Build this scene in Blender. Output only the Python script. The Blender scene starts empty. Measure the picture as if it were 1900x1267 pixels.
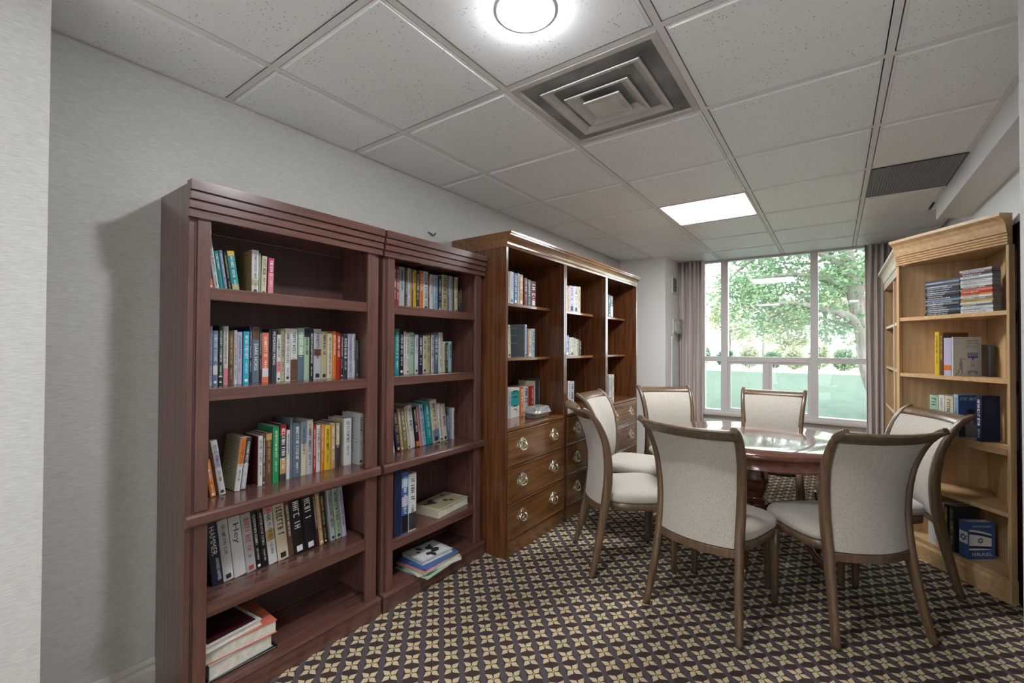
import bpy, math, random
from mathutils import Vector, Matrix
random.seed(11)
sc = bpy.context.scene
C = sc.collection
# ------------------------------------------------------------------ camera
YAW, PITCH, ROLL, FPX, EYE = 0.6262, 0.0123, 0.0045, 828.5, 1.27
_f = Vector((-math.sin(YAW)*math.cos(PITCH), math.cos(YAW)*math.cos(PITCH), math.sin(PITCH)))
_r0 = Vector((math.cos(YAW), math.sin(YAW), 0)); _u0 = _r0.cross(_f)
_r = math.cos(ROLL)*_r0 + math.sin(ROLL)*_u0
_u = -math.sin(ROLL)*_r0 + math.cos(ROLL)*_u0
cam_d = bpy.data.cameras.new('camera'); cam = bpy.data.objects.new('camera', cam_d); C.objects.link(cam)
cam_d.sensor_fit = 'HORIZONTAL'; cam_d.sensor_width = 36; cam_d.lens = FPX/1900*36; cam_d.clip_start = 0.02; cam_d.clip_end = 300
m = Matrix((( _r.x,_u.x,-_f.x,0),(_r.y,_u.y,-_f.y,0),(_r.z,_u.z,-_f.z,EYE),(0,0,0,1)))
cam.matrix_world = m
sc.camera = cam
def ray(x, y): return _f + (x-950)/FPX*_r - (y-633.5)/FPX*_u
def hit(x, y, p0, n):
    d = ray(x, y); o = Vector((0,0,EYE)); return o + d*((Vector(p0)-o).dot(n)/d.dot(n))
def pix(p):
    q = Vector(p)-Vector((0,0,EYE)); z = q.dot(_f)
    return 950+FPX*q.dot(_r)/z, 633.5-FPX*q.dot(_u)/z
# ------------------------------------------------------------------ sky, sun, exposure
SKY_STRENGTH, SUN_STRENGTH, EXPOSURE = 2.9, 0.5, 1.88
PANEL_W, DOWN_W, FILL_W = 13.0, 104.0, 13.5  # last value drives the fill panels added in the lobby
w = bpy.data.worlds.new('overcast_sky'); sc.world = w; w.use_nodes = True
bg = w.node_tree.nodes['Background']; bg.inputs[0].default_value = (0.86,0.93,1.0,1); bg.inputs[1].default_value = SKY_STRENGTH
sd = bpy.data.lights.new('sun', 'SUN'); so = bpy.data.objects.new('sun', sd); C.objects.link(so)
sd.energy = SUN_STRENGTH; sd.angle = 0.2; sd.color = (1,0.95,0.86); so.rotation_euler = (math.radians(38), 0, math.radians(155))
sc.view_settings.view_transform = 'Standard'; sc.view_settings.look = 'None'; sc.view_settings.gamma = 1
sc.view_settings.use_curve_mapping = False; sc.view_settings.exposure = EXPOSURE

# ------------------------------------------------------------------ materials
MATS = {}
def srgb(r, g, b):
    return tuple((c/255/12.92 if c/255 <= 0.04045 else ((c/255+0.055)/1.055)**2.4) for c in (r,g,b))
def mat(name, col, rough=0.5, spec=0.5, metal=0.0, coat=0.0, emit=None, es=1.0, sheen=0.0):
    if name in MATS: return MATS[name]
    m = bpy.data.materials.new(name); m.use_nodes = True
    b = m.node_tree.nodes['Principled BSDF']
    b.inputs['Base Color'].default_value = (*col, 1); b.inputs['Roughness'].default_value = rough
    b.inputs['Specular IOR Level'].default_value = spec; b.inputs['Metallic'].default_value = metal
    b.inputs['Coat Weight'].default_value = coat; b.inputs['Coat Roughness'].default_value = 0.05
    b.inputs['Sheen Weight'].default_value = sheen
    if emit: b.inputs['Emission Color'].default_value = (*emit,1); b.inputs['Emission Strength'].default_value = es
    MATS[name] = m; return m
def nt(m): return m.node_tree.nodes, m.node_tree.links, m.node_tree.nodes['Principled BSDF']
def noise_colour(m, c1, c2, scale=(1,1,1), nscale=5.0, detail=4, lo=0.35, hi=0.65, bump=0.0, bdist=0.002, rough_var=None):
    N, L, B = nt(m)
    tc = N.new('ShaderNodeTexCoord'); mp = N.new('ShaderNodeMapping'); mp.inputs['Scale'].default_value = scale
    no = N.new('ShaderNodeTexNoise'); no.inputs['Scale'].default_value = nscale; no.inputs['Detail'].default_value = detail
    cr = N.new('ShaderNodeValToRGB'); cr.color_ramp.elements[0].position = lo; cr.color_ramp.elements[1].position = hi
    cr.color_ramp.elements[0].color = (*c1,1); cr.color_ramp.elements[1].color = (*c2,1)
    L.new(tc.outputs['Object'], mp.inputs['Vector']); L.new(mp.outputs[0], no.inputs['Vector'])
    L.new(no.outputs['Fac'], cr.inputs[0]); L.new(cr.outputs[0], B.inputs['Base Color'])
    if bump:
        bp = N.new('ShaderNodeBump'); bp.inputs['Strength'].default_value = bump; bp.inputs['Distance'].default_value = bdist
        L.new(no.outputs['Fac'], bp.inputs['Height']); L.new(bp.outputs[0], B.inputs['Normal'])
    return m
def wood(name, c1, c2, rough, axis='z', coat=0.0, scale=1.0, spec=0.5):
    m = mat(name, c1, rough, coat=coat, spec=spec)
    s = {'x':(1.2,22,22), 'y':(22,1.2,22), 'z':(22,22,1.2)}[axis]
    return noise_colour(m, c1, c2, tuple(k*scale for k in s), 2.2, 5, 0.3, 0.72, 0.03, 0.001)
wallpaper = noise_colour(mat('wallpaper', (0.5,0.48,0.44), 0.85, 0.2), (0.49,0.48,0.455), (0.67,0.66,0.635), (14,14,260), 3.0, 3, 0.3, 0.7, 0.25, 0.0015)
column_paint = mat('column_paint', (0.80,0.785,0.755), 0.8, 0.2)
white_paint = mat('white_paint', (0.74,0.74,0.73), 0.45)
trim_paint = mat('trim_paint', (0.62,0.59,0.55), 0.5)
frame_paint = mat('frame_paint', (0.70,0.67,0.67), 0.4)
tile_mat = mat('ceiling_tile_mat', (0.55,0.53,0.51), 0.42, 0.45)
def _tile():
    N, L, B = nt(tile_mat)
    tc = N.new('ShaderNodeTexCoord')
    v = N.new('ShaderNodeTexVoronoi'); v.inputs['Scale'].default_value = 62; v.inputs['Randomness'].default_value = 1
    no = N.new('ShaderNodeTexNoise'); no.inputs['Scale'].default_value = 9; no.inputs['Detail'].default_value = 2
    mt = N.new('ShaderNodeMath'); mt.operation = 'MULTIPLY_ADD'; mt.inputs[1].default_value = 0.34; mt.inputs[2].default_value = -0.03
    sub = N.new('ShaderNodeMath'); sub.operation = 'LESS_THAN'
    L.new(tc.outputs['Object'], v.inputs['Vector']); L.new(tc.outputs['Object'], no.inputs['Vector'])
    L.new(no.outputs['Fac'], mt.inputs[0]); L.new(v.outputs['Distance'], sub.inputs[0]); L.new(mt.outputs[0], sub.inputs[1])
    mx = N.new('ShaderNodeMix'); mx.data_type = 'RGBA'
    mx.inputs[6].default_value = (0.865,0.875,0.885,1); mx.inputs[7].default_value = (0.46,0.46,0.46,1)
    L.new(sub.outputs[0], mx.inputs[0]); L.new(mx.outputs[2], B.inputs['Base Color'])
_tile()
tee_mat = mat('tee_paint', (0.78,0.77,0.76), 0.45)
cherry = wood('cherry_wood', (0.085,0.036,0.027), (0.155,0.072,0.055), 0.3, 'z', 0.5)
cherry_h = wood('cherry_wood_flat', (0.085,0.036,0.027), (0.155,0.072,0.055), 0.26, 'x', 0.5)
cherry_back = wood('cherry_back', (0.075,0.035,0.03), (0.10,0.05,0.045), 0.4, 'z')
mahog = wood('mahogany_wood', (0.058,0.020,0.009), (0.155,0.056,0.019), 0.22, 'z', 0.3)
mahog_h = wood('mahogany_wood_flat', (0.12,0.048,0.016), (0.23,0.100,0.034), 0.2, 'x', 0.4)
oak = wood('oak_wood', (0.45,0.275,0.13), (0.60,0.40,0.21), 0.42, 'z')
oak_h = wood('oak_wood_flat', (0.45,0.275,0.13), (0.60,0.40,0.21), 0.42, 'x')
chair_wood = wood('chair_wood', (0.085,0.050,0.028), (0.17,0.105,0.06), 0.32, 'z', 0.1, 1.4)
table_wood = wood('table_wood', (0.075,0.022,0.013), (0.16,0.05,0.028), 0.12, 'x', 0.8)
brass = mat('brass', (0.72,0.60,0.38), 0.25, metal=1.0)
silver = mat('pull_metal', (0.78,0.72,0.58), 0.28, metal=1.0)
black_plastic = mat('black_plastic', (0.02,0.02,0.02), 0.4)
dark_void = mat('dark_metal', (0.05,0.05,0.055), 0.7)
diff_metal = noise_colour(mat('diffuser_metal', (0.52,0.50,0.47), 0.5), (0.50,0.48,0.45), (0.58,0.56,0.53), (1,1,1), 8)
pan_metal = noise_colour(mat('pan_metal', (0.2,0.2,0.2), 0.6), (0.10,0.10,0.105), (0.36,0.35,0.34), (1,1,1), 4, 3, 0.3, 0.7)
fabric = mat('cream_fabric', (0.5,0.45,0.38), 0.9, 0.1, sheen=0.2)
noise_colour(fabric, (0.33,0.295,0.25), (0.52,0.475,0.415), (1,1,1), 260, 2, 0.3, 0.7, 0.25, 0.001)
curtain_m = mat('curtain_fabric', (0.70,0.62,0.575), 0.9, 0.1)
pages_m = noise_colour(mat('page_paper', (0.66,0.62,0.53), 0.8, 0.1), (0.60,0.56,0.47), (0.74,0.71,0.63), (1,1,1), 40)
ink_dark = mat('ink_dark', (0.02,0.02,0.025), 0.5)
ink_light = mat('ink_light', (0.80,0.80,0.78), 0.5)
ink_grey = mat('ink_grey', (0.28,0.28,0.30), 0.5)
ink_gold = mat('ink_gold', (0.62,0.46,0.16), 0.4)
ink_red = mat('ink_red', (0.50,0.06,0.04), 0.5)
ink_blue = mat('ink_blue', (0.05,0.12,0.36), 0.5)
glass = bpy.data.materials.new('window_glass'); glass.use_nodes = True
def _glass():
    N = glass.node_tree.nodes; L = glass.node_tree.links; N.clear()
    o = N.new('ShaderNodeOutputMaterial'); t = N.new('ShaderNodeBsdfTransparent'); g = N.new('ShaderNodeBsdfGlossy')
    t.inputs[0].default_value = (0.93,0.97,0.96,1); g.inputs['Roughness'].default_value = 0.02
    fr = N.new('ShaderNodeFresnel'); fr.inputs[0].default_value = 1.5; mx = N.new('ShaderNodeMixShader')
    ml = N.new('ShaderNodeMath'); ml.operation = 'MULTIPLY'; ml.inputs[1].default_value = 1.6; ml.use_clamp = True
    L.new(fr.outputs[0], ml.inputs[0]); L.new(ml.outputs[0], mx.inputs[0])
    L.new(t.outputs[0], mx.inputs[1]); L.new(g.outputs[0], mx.inputs[2]); L.new(mx.outputs[0], o.inputs[0])
_glass()
clear_plastic = mat('clear_plastic', (0.85,0.85,0.84), 0.08, 0.6)
MATS['clear_plastic'].node_tree.nodes['Principled BSDF'].inputs['Transmission Weight'].default_value = 0.75
panel_glow = mat('panel_diffuser', (0.8,0.8,0.8), 0.5, emit=(0.97,0.99,1.0), es=PANEL_W)
down_glow = mat('downlight_lens', (0.8,0.8,0.8), 0.5, emit=(0.93,0.96,1.0), es=DOWN_W)
fill_glow = mat('fill_panel_diffuser', (0.8,0.8,0.8), 0.5, emit=(0.94,0.97,1.0), es=FILL_W)  # glow of the unseen fill panels added in the lobby
def carpet_material():
    m = mat('carpet', (0.08,0.07,0.08), 0.95, 0.05)
    N, L, B = nt(m)
    tc = N.new('ShaderNodeTexCoord'); mp = N.new('ShaderNodeMapping'); mp.vector_type = 'POINT'
    P = 0.0785
    mp.inputs['Rotation'].default_value = (0,0,math.radians(45)); mp.inputs['Scale'].default_value = (1/P,1/P,1/P)
    L.new(tc.outputs['Object'], mp.inputs['Vector'])
    sep = N.new('ShaderNodeSeparateXYZ'); L.new(mp.outputs[0], sep.inputs[0])
    def M(op, a, b=None, c=None, clamp=False):
        n = N.new('ShaderNodeMath'); n.operation = op; n.use_clamp = clamp
        for i, v in enumerate((a,b,c)):
            if v is None: continue
            if isinstance(v, (int,float)): n.inputs[i].default_value = v
            else: L.new(v, n.inputs[i])
        return n.outputs[0]
    # cell phase from one measured flower at (-1.397, 1.138)
    c45 = math.sqrt(0.5); px, py = -1.397, 1.138
    ox = (c45*px - c45*py)/P; oy = (c45*px + c45*py)/P
    u = M('SUBTRACT', M('FRACT', M('ADD', sep.outputs[0], 0.5-ox)), 0.5)
    v = M('SUBTRACT', M('FRACT', M('ADD', sep.outputs[1], 0.5-oy)), 0.5)
    au = M('ABSOLUTE', u); av = M('ABSOLUTE', v)
    big = M('MAXIMUM', au, av); small = M('MINIMUM', au, av)
    # four petals towards the corners of the cell
    s = M('MULTIPLY', M('ADD', au, av), 0.5); t = M('SUBTRACT', big, small)
    # half width of a petal: narrow at the middle, widest half way out, pointed at the tip
    wid = M('MINIMUM', M('MULTIPLY', s, 1.4), M('MULTIPLY', M('SUBTRACT', 0.375, s), 1.05))
    petal = M('LESS_THAN', t, M('MAXIMUM', wid, 0.0))
    petal = M('MULTIPLY', petal, M('LESS_THAN', s, 0.37))
    seam = M('GREATER_THAN', small, 0.018)          # dark line between the petals
    petal = M('MULTIPLY', petal, seam)
    r = M('POWER', M('ADD', M('MULTIPLY', u, u), M('MULTIPLY', v, v)), 0.5)
    ring = M('GREATER_THAN', r, 0.085); petal = M('MULTIPLY', petal, ring)
    dot = M('LESS_THAN', r, 0.05); petal = M('MAXIMUM', petal, dot)
    no = N.new('ShaderNodeTexNoise'); no.inputs['Scale'].default_value = 420; no.inputs['Detail'].default_value = 2
    L.new(tc.outputs['Object'], no.inputs['Vector'])
    no2 = N.new('ShaderNodeTexNoise'); no2.inputs['Scale'].default_value = 3; L.new(tc.outputs['Object'], no2.inputs['Vector'])
    stripe = M('GREATER_THAN', av, 0.36)            # plum-grey bands one way, brown the other
    def mixc(f, a, b):
        n = N.new('ShaderNodeMix'); n.data_type = 'RGBA'
        L.new(f, n.inputs[0])
        for i, k in ((6,a),(7,b)):
            if isinstance(k, tuple): n.inputs[i].default_value = (*k,1)
            else: L.new(k, n.inputs[i])
        return n.outputs[2]
    ground = mixc(stripe, (0.050,0.035,0.034), (0.080,0.067,0.074))
    flower = mixc(no2.outputs['Fac'], (0.42,0.325,0.19), (0.56,0.46,0.295))
    colr = mixc(petal, ground, flower)
    sp = M('MULTIPLY_ADD', no.outputs['Fac'], 0.9, 0.55)
    mul = N.new('ShaderNodeVectorMath'); mul.operation = 'SCALE'
    L.new(colr, mul.inputs[0]); L.new(sp, mul.inputs['Scale']); L.new(mul.outputs[0], B.inputs['Base Color'])
    bp = N.new('ShaderNodeBump'); bp.inputs['Strength'].default_value = 0.4; bp.inputs['Distance'].default_value = 0.003
    L.new(no.outputs['Fac'], bp.inputs['Height']); L.new(bp.outputs[0], B.inputs['Normal'])
    return m
carpet = carpet_material()

# ------------------------------------------------------------------ mesh helpers
class MB:
    def __init__(s): s.v = []; s.f = []; s.sm = []
    def add(s, vs, fs, smooth=False):
        o = len(s.v); s.v += [tuple(p) for p in vs]; s.f += [tuple(i+o for i in f) for f in fs]; s.sm += [smooth]*len(fs); return s
    def box(s, x0, x1, y0, y1, z0, z1):
        if x0 > x1: x0, x1 = x1, x0
        if y0 > y1: y0, y1 = y1, y0
        if z0 > z1: z0, z1 = z1, z0
        return s.add([(x0,y0,z0),(x1,y0,z0),(x1,y1,z0),(x0,y1,z0),(x0,y0,z1),(x1,y0,z1),(x1,y1,z1),(x0,y1,z1)],
            [(0,3,2,1),(4,5,6,7),(0,1,5,4),(1,2,6,5),(2,3,7,6),(3,0,4,7)])
    def prism(s, pts, z0, z1):          # polygon in xy (counter-clockwise), extruded in z
        n = len(pts)
        return s.add([(x,y,z0) for x,y in pts]+[(x,y,z1) for x,y in pts],
            [tuple(range(n-1,-1,-1)), tuple(range(n,2*n))]+[(i,(i+1)%n,n+(i+1)%n,n+i) for i in range(n)])
    def extrude(s, pts, a, b, fn):      # profile points mapped by fn(p, t) at t = a and b
        n = len(pts); A = [fn(p,a) for p in pts]; Bq = [fn(p,b) for p in pts]
        return s.add(A+Bq, [tuple(range(n-1,-1,-1)), tuple(range(n,2*n))]+[(i,(i+1)%n,n+(i+1)%n,n+i) for i in range(n)])
    def loft(s, rings, cap=True, smooth=True):
        n = len(rings[0]); vs = [p for r in rings for p in r]; fs = []
        for k in range(len(rings)-1):
            for i in range(n): fs.append((k*n+i, k*n+(i+1)%n, (k+1)*n+(i+1)%n, (k+1)*n+i))
        s.add(vs, fs, smooth)
        if cap:
            o = len(s.v)-len(vs)
            s.f += [tuple(o+i for i in range(n-1,-1,-1)), tuple(o+(len(rings)-1)*n+i for i in range(n))]; s.sm += [False, False]
        return s
    def tube(s, pts, rad, n=8, cap=True):
        rings = []
        for k, p in enumerate(pts):
            p = Vector(p); a = Vector(pts[max(k-1,0)]); b = Vector(pts[min(k+1,len(pts)-1)])
            d = (b-a).normalized(); h = Vector((0,0,1)) if abs(d.z) < 0.9 else Vector((1,0,0))
            e1 = d.cross(h).normalized(); e2 = e1.cross(d); R = rad[k] if isinstance(rad,(list,tuple)) else rad
            rings.append([p+R*(math.cos(t)*e1+math.sin(t)*e2) for t in [2*math.pi*i/n for i in range(n)]])
        return s.loft(rings, cap)
    def lathe(s, prof, n=32, c=(0,0), cap=True):
        return s.loft([[(c[0]+r*math.cos(2*math.pi*i/n), c[1]+r*math.sin(2*math.pi*i/n), z) for i in range(n)] for r, z in prof], cap)
    def grid(s, rows, smooth=True):
        n = len(rows[0]); return s.add([p for r in rows for p in r], [(k*n+i, k*n+i+1, (k+1)*n+i+1, (k+1)*n+i) for k in range(len(rows)-1) for i in range(n-1)], smooth)
    def mesh(s, name):
        me = bpy.data.meshes.new(name); me.from_pydata(s.v, [], s.f)
        me.polygons.foreach_set('use_smooth', s.sm); me.update(); return me
    def build(s, name, material, parent=None, bevel=0.0, seg=2, subsurf=0):
        me = s.mesh(name); me.materials.append(material)
        return link(name, me, parent, bevel, seg, subsurf)
def link(name, me, parent=None, bevel=0.0, seg=2, subsurf=0):
    o = bpy.data.objects.new(name, me); C.objects.link(o)
    if parent is not None: o.parent = parent
    if bevel:
        b = o.modifiers.new('bevel','BEVEL'); b.width = bevel; b.segments = seg; b.limit_method = 'ANGLE'; b.angle_limit = 0.6
    if subsurf:
        q = o.modifiers.new('subsurf','SUBSURF'); q.levels = subsurf; q.render_levels = subsurf
    return o
def bx(name, material, parent, x0,x1,y0,y1,z0,z1, bevel=0.0): return MB().box(x0,x1,y0,y1,z0,z1).build(name, material, parent, bevel)
def tag(o, label=None, cat=None, group=None, kind=None):
    if label: o['label'] = label
    if cat: o['category'] = cat
    if group: o['group'] = group
    if kind: o['kind'] = kind
    return o
def thing(name, label, cat, loc=(0,0,0), rz=0.0, group=None):
    o = bpy.data.objects.new(name, None); C.objects.link(o); o.empty_display_size = 0.1
    o.location = loc; o.rotation_euler = (0,0,rz); return tag(o, label, cat, group)
def struct(o): o['kind'] = 'structure'; return o
def copy_tree(o, parent=None):
    c = o.copy(); C.objects.link(c); c.parent = parent
    for ch in list(o.children): copy_tree(ch, c)
    return c

# ------------------------------------------------------------------ room shell
WL, WR, YW, YC, XC, H = -2.056, 0.745, 5.62, 5.0, -1.525, 2.296
XA, XB, YA, YB, YBACK = -1.72, 0.40, 0.238, 1.75, -0.62
struct(bx('floor', carpet, None, WL-0.2, WR+0.2, YBACK-0.1, YW+0.15, -0.06, 0.0))
ceiling = struct(bx('ceiling', mat('plenum', (0.06,0.06,0.06), 0.9), None, WL-0.2, WR+0.2, YBACK-0.1, YW+0.15, 2.52, 2.60))
struct(bx('wall_left', wallpaper, None, WL-0.12, WL, YA, YC+0.01, 0, 2.52))
struct(bx('wall_entry_left', wallpaper, None, WL-0.12, XA, YBACK, YA, 0, 2.52))
struct(bx('wall_column', column_paint, None, WL-0.12, XC, YC+0.01, YW+0.15, 0, 2.52))
struct(bx('wall_entry_right', wallpaper, None, XB, WR+0.12, YBACK, YB, 0, 2.52))
# unseen lobby added behind the viewer, pale and lit to supply soft fill
LX0, LX1, LY0, LZ = -3.4, 2.6, -5.2, 2.62
added_lobby_paint = mat('added_lobby_paint', (0.80,0.79,0.77), 0.7); added_lobby_stone = mat('added_lobby_stone', (0.70,0.68,0.64), 0.25)
struct(bx('floor_added_lobby', added_lobby_stone, None, LX0, LX1, LY0, YBACK-0.1, -0.06, 0.0))
struct(bx('ceiling_added_lobby', added_lobby_paint, None, LX0, LX1, LY0, YBACK-0.1, LZ, LZ+0.08))
struct(MB().box(LX0,LX0+0.1,LY0,YBACK,0,LZ).build('wall_added_lobby_left', added_lobby_paint)); struct(MB().box(LX1-0.1,LX1,LY0,YBACK,0,LZ).build('wall_added_lobby_right', added_lobby_paint))
struct(bx('wall_added_lobby_back', added_lobby_paint, None, LX0+0.1, LX1-0.1, LY0-0.1, LY0, 0, LZ))
struct(MB().box(LX0,WL-0.12,YBACK-0.1,YBACK,0,LZ).box(WR+0.12,LX1,YBACK-0.1,YBACK,0,LZ).box(WL-0.12,XA,YBACK-0.1,YBACK,0,LZ).box(XB,WR+0.12,YBACK-0.1,YBACK,0,LZ).box(XA,XB,YBACK-0.1,YBACK,2.52,LZ).build('wall_added_lobby_front', added_lobby_paint))
struct(MB().box(XC, WR+0.12, YW, YW+0.13, 0, 0.50).box(0.36, WR+0.12, YW, YW+0.13, 0.50, 2.52).box(XC, -1.30, YW, YW+0.13, 0.50, 2.52).box(-1.30, 0.36, YW, YW+0.13, 2.32, 2.52).build('wall_window', column_paint))
# right wall with a dark doorway beside the angled oak bookcase
DY0, DY1, DZ = 2.40, 3.39, 1.905
struct(MB().box(WR, WR+0.12, YB, DY0, 0, 2.52).box(WR, WR+0.12, DY1, YW+0.01, 0, 2.52).box(WR, WR+0.12, DY0, DY1, DZ, 2.52).build('wall_right', white_paint))
d1 = struct(bx('door_1', mat('dark_door_wood', (0.018,0.013,0.012), 0.95, 0.03), None, WR-0.004, WR+0.05, DY0+0.001, DY1-0.001, 0.005, DZ-0.001))
MB().tube([(WR-0.003,DY0+0.09,1.0),(WR-0.04,DY0+0.09,1.0),(WR-0.04,DY0+0.18,1.0)], 0.009).build('door_handle', silver, d1)
# soffit along the right wall
struct(bx('trim_1', white_paint, None, 0.574, WR, YBACK, 4.24, 2.165, 2.52))
# baseboards
def skirting(name, p, q, nrm):
    prof = [(0,0),(0.016,0),(0.016,0.075),(0.011,0.09),(0.013,0.10),(0.006,0.118),(0,0.118)]
    p = Vector((*p,0)); q = Vector((*q,0)); n = Vector((*nrm,0))
    o = MB().extrude(prof, 0, 1, lambda a,t: tuple(p.lerp(q,t)+n*a[0]+Vector((0,0,a[1])))).build(name, trim_paint); struct(o)
skirting('baseboard_left', (WL,YA), (WL,YC), (1,0)); skirting('baseboard_column', (WL+0.46,YC+0.01), (XC,YC+0.01), (0,-1))
skirting('baseboard_column_side', (XC,YC+0.01), (XC,YW), (1,0)); skirting('baseboard_window', (XC,YW), (0.30,YW), (0,-1))
skirting('baseboard_entry_left', (XA,YBACK), (XA,YA), (1,0)); skirting('baseboard_entry_right', (XB,YBACK), (XB,YB), (-1,0))

# ------------------------------------------------------------------ suspended ceiling: tiles, tees, lights
GX = [-2.2815+0.61*k for k in range(0,6)]; GY = [0.8037+0.61*j for j in range(-5,9)]
XMAX = 0.574
def in_ceiling(x0,x1,y0,y1): return max(x0,WL), min(x1,XMAX if y0 < 4.24 else WR), max(y0,YBACK), min(y1,YW)
tile_cache = {}
def special(i, j):
    jj = j-5
    if (i,jj) == (2,0): return 'down'
    if (i,jj) == (2,1): return 'diffuser'
    if (i,jj) == (2,4): return 'panel'
    if (i,jj) == (4,4): return 'grille'
    return None
for i in range(5):
    for j in range(13):
        x0,x1,y0,y1 = in_ceiling(GX[i],GX[i+1],GY[j],GY[j+1])
        if x1-x0 < 0.06 or y1-y0 < 0.05: continue
        if special(i,j) in ('diffuser','panel','grille'): continue
        if y1 < YA and (x1 < XA): continue
        key = (round(x1-x0,3), round(y1-y0,3))
        if key not in tile_cache:
            a, b = key[0]/2-0.0155, key[1]/2-0.0155; e = 0.008
            mb = MB()
            rings = [(a,b,2.312),(a,b,2.2955),(a-e,b-e,2.2955),(a-e-0.001,b-e-0.001,2.289)]
            mb.loft([[(-p,-q,z),(-p,q,z),(p,q,z),(p,-q,z)] for p,q,z in rings], True, False)
            me = mb.mesh('ceiling_tile'); me.materials.append(tile_mat); tile_cache[key] = me
        o = link('ceiling_tile', tile_cache[key], ceiling); o.location = ((x0+x1)/2,(y0+y1)/2,0)
MB().box(XMAX+0.003,WR-0.003,4.243,GY[11]-0.0125,2.289,2.31).build('ceiling_tile', tile_mat, ceiling)      # infill beyond the soffit's end
for k in range(1,5):
    y1 = YW
    MB().box(GX[k]-0.0118, GX[k]+0.0118, YBACK, y1, 2.2945, 2.297).box(GX[k]-0.002,GX[k]+0.002,YBACK,y1,2.297,2.33).build('main_tee', tee_mat, ceiling)
for j in range(13):
    xs = [WL]+GX[1:5]+[XMAX if GY[j] < 4.24 else WR]
    for k in range(5):
        MB().box(xs[k]+(0.0118 if k else 0), xs[k+1]-(0.0118 if k<4 else 0), GY[j]-0.0118, GY[j]+0.0118, 2.2945, 2.297).build('cross_tee', tee_mat, ceiling)
MB().box(WL, WL+0.02, YA, YC, 2.294, 2.297).build('wall_angle', tee_mat, ceiling)
MB().box(XMAX-0.02, XMAX, YBACK, 4.24, 2.294, 2.297).build('wall_angle', tee_mat, ceiling)
cx, cy = (GX[2]+GX[3])/2, (GY[5]+GY[6])/2
# downlight
t = thing('downlight', 'round glowing downlight set in a ceiling tile beside the square air diffuser', 'light', (cx,cy,0))
MB().lathe([(0.094,2.289),(0.094,2.2875),(0.088,2.286),(0.0715,2.286),(0.0715,2.289)], 40).build('trim_ring', white_paint, t)
MB().lathe([(0.071,2.288),(0.071,2.282),(0.062,2.276),(0.036,2.272),(0.003,2.271)], 40).build('lens', down_glow, t)
def light_panel(name, label, yc, glow, loc_x=cx):
    t = thing(name, label, 'light', (loc_x,yc,0)); a = 0.292
    mb = MB()
    for s in (-1,1):
        mb.box(s*a, s*(a-0.016), -a, a, 2.290, 2.312); mb.box(-a+0.016, a-0.016, s*a, s*(a-0.016), 2.290, 2.312)
    mb.build('frame', white_paint, t)
    MB().box(-a+0.0165, a-0.0165, -a+0.0165, a-0.0165, 2.300, 2.304).build('diffuser', glow, t)
    MB().box(-a, a, -a, a, 2.312, 2.36).build('housing', tee_mat, t)
light_panel('ceiling_light_panel', 'bright square light panel in the ceiling towards the window', (GY[9]+GY[10])/2, panel_glow)
for k, (lx_, ly_, lab) in enumerate(((-1.6,-1.8,'added square fill light panel nearest the entry'),(0.6,-1.8,'added square fill light panel nearest the entry on the bookcase side'),(-1.6,-3.8,'added square fill light panel at the back of the lobby'),(0.6,-3.8,'added square fill light panel at the back corner of the lobby'))):
    light_panel('fill_light_panel', lab, ly_, fill_glow, lx_); t_ = bpy.data.objects['fill_light_panel' + ('.%03d' % k if k else '')]; t_.location.z = LZ-2.3605  # unseen panels added to brighten the room from behind the viewer
# air diffuser
cy2 = (GY[6]+GY[7])/2
t = thing('air_diffuser', 'square ceiling air diffuser of nested sloping metal rings', 'vent', (cx,cy2,0))
def sq(a, z): return [(-a,-a,z),(-a,a,z),(a,a,z),(a,-a,z)]
MB().loft([sq(0.293,2.297),sq(0.293,2.289),sq(0.268,2.289),sq(0.262,2.297),sq(0.268,2.299),sq(0.293,2.297)], False, False).build('frame', diff_metal, t)
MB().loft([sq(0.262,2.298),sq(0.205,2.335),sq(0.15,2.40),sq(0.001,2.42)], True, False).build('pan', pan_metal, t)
for a, z, dz, in_ in ((0.205,2.283,0.042,0.082),(0.134,2.273,0.040,0.066)):
    MB().loft([sq(a,z+0.004),sq(a,z),sq(a-0.012,z),sq(a-in_,z+dz),sq(a-in_,z+dz+0.003),sq(a-0.006,z+0.006),sq(a,z+0.004)], False, False).build('louvre_ring', diff_metal, t, 0.0015)
cp = MB().loft([sq(0.076,2.272),sq(0.076,2.266),sq(0.066,2.266),sq(0.012,2.280),sq(0.012,2.30)], True, False).build('center_plate', diff_metal, t)
MB().lathe([(0.004,2.277),(0.004,2.290)], 10).build('screw', black_plastic, cp)
for s in ((-0.16,0.17),(0.12,0.17),(-0.16,-0.17),(0.12,-0.17)):
    MB().tube([(s[0],s[1],2.292),(s[0],s[1],2.36)], 0.0025, 6).build('hanger', diff_metal, t)
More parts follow.
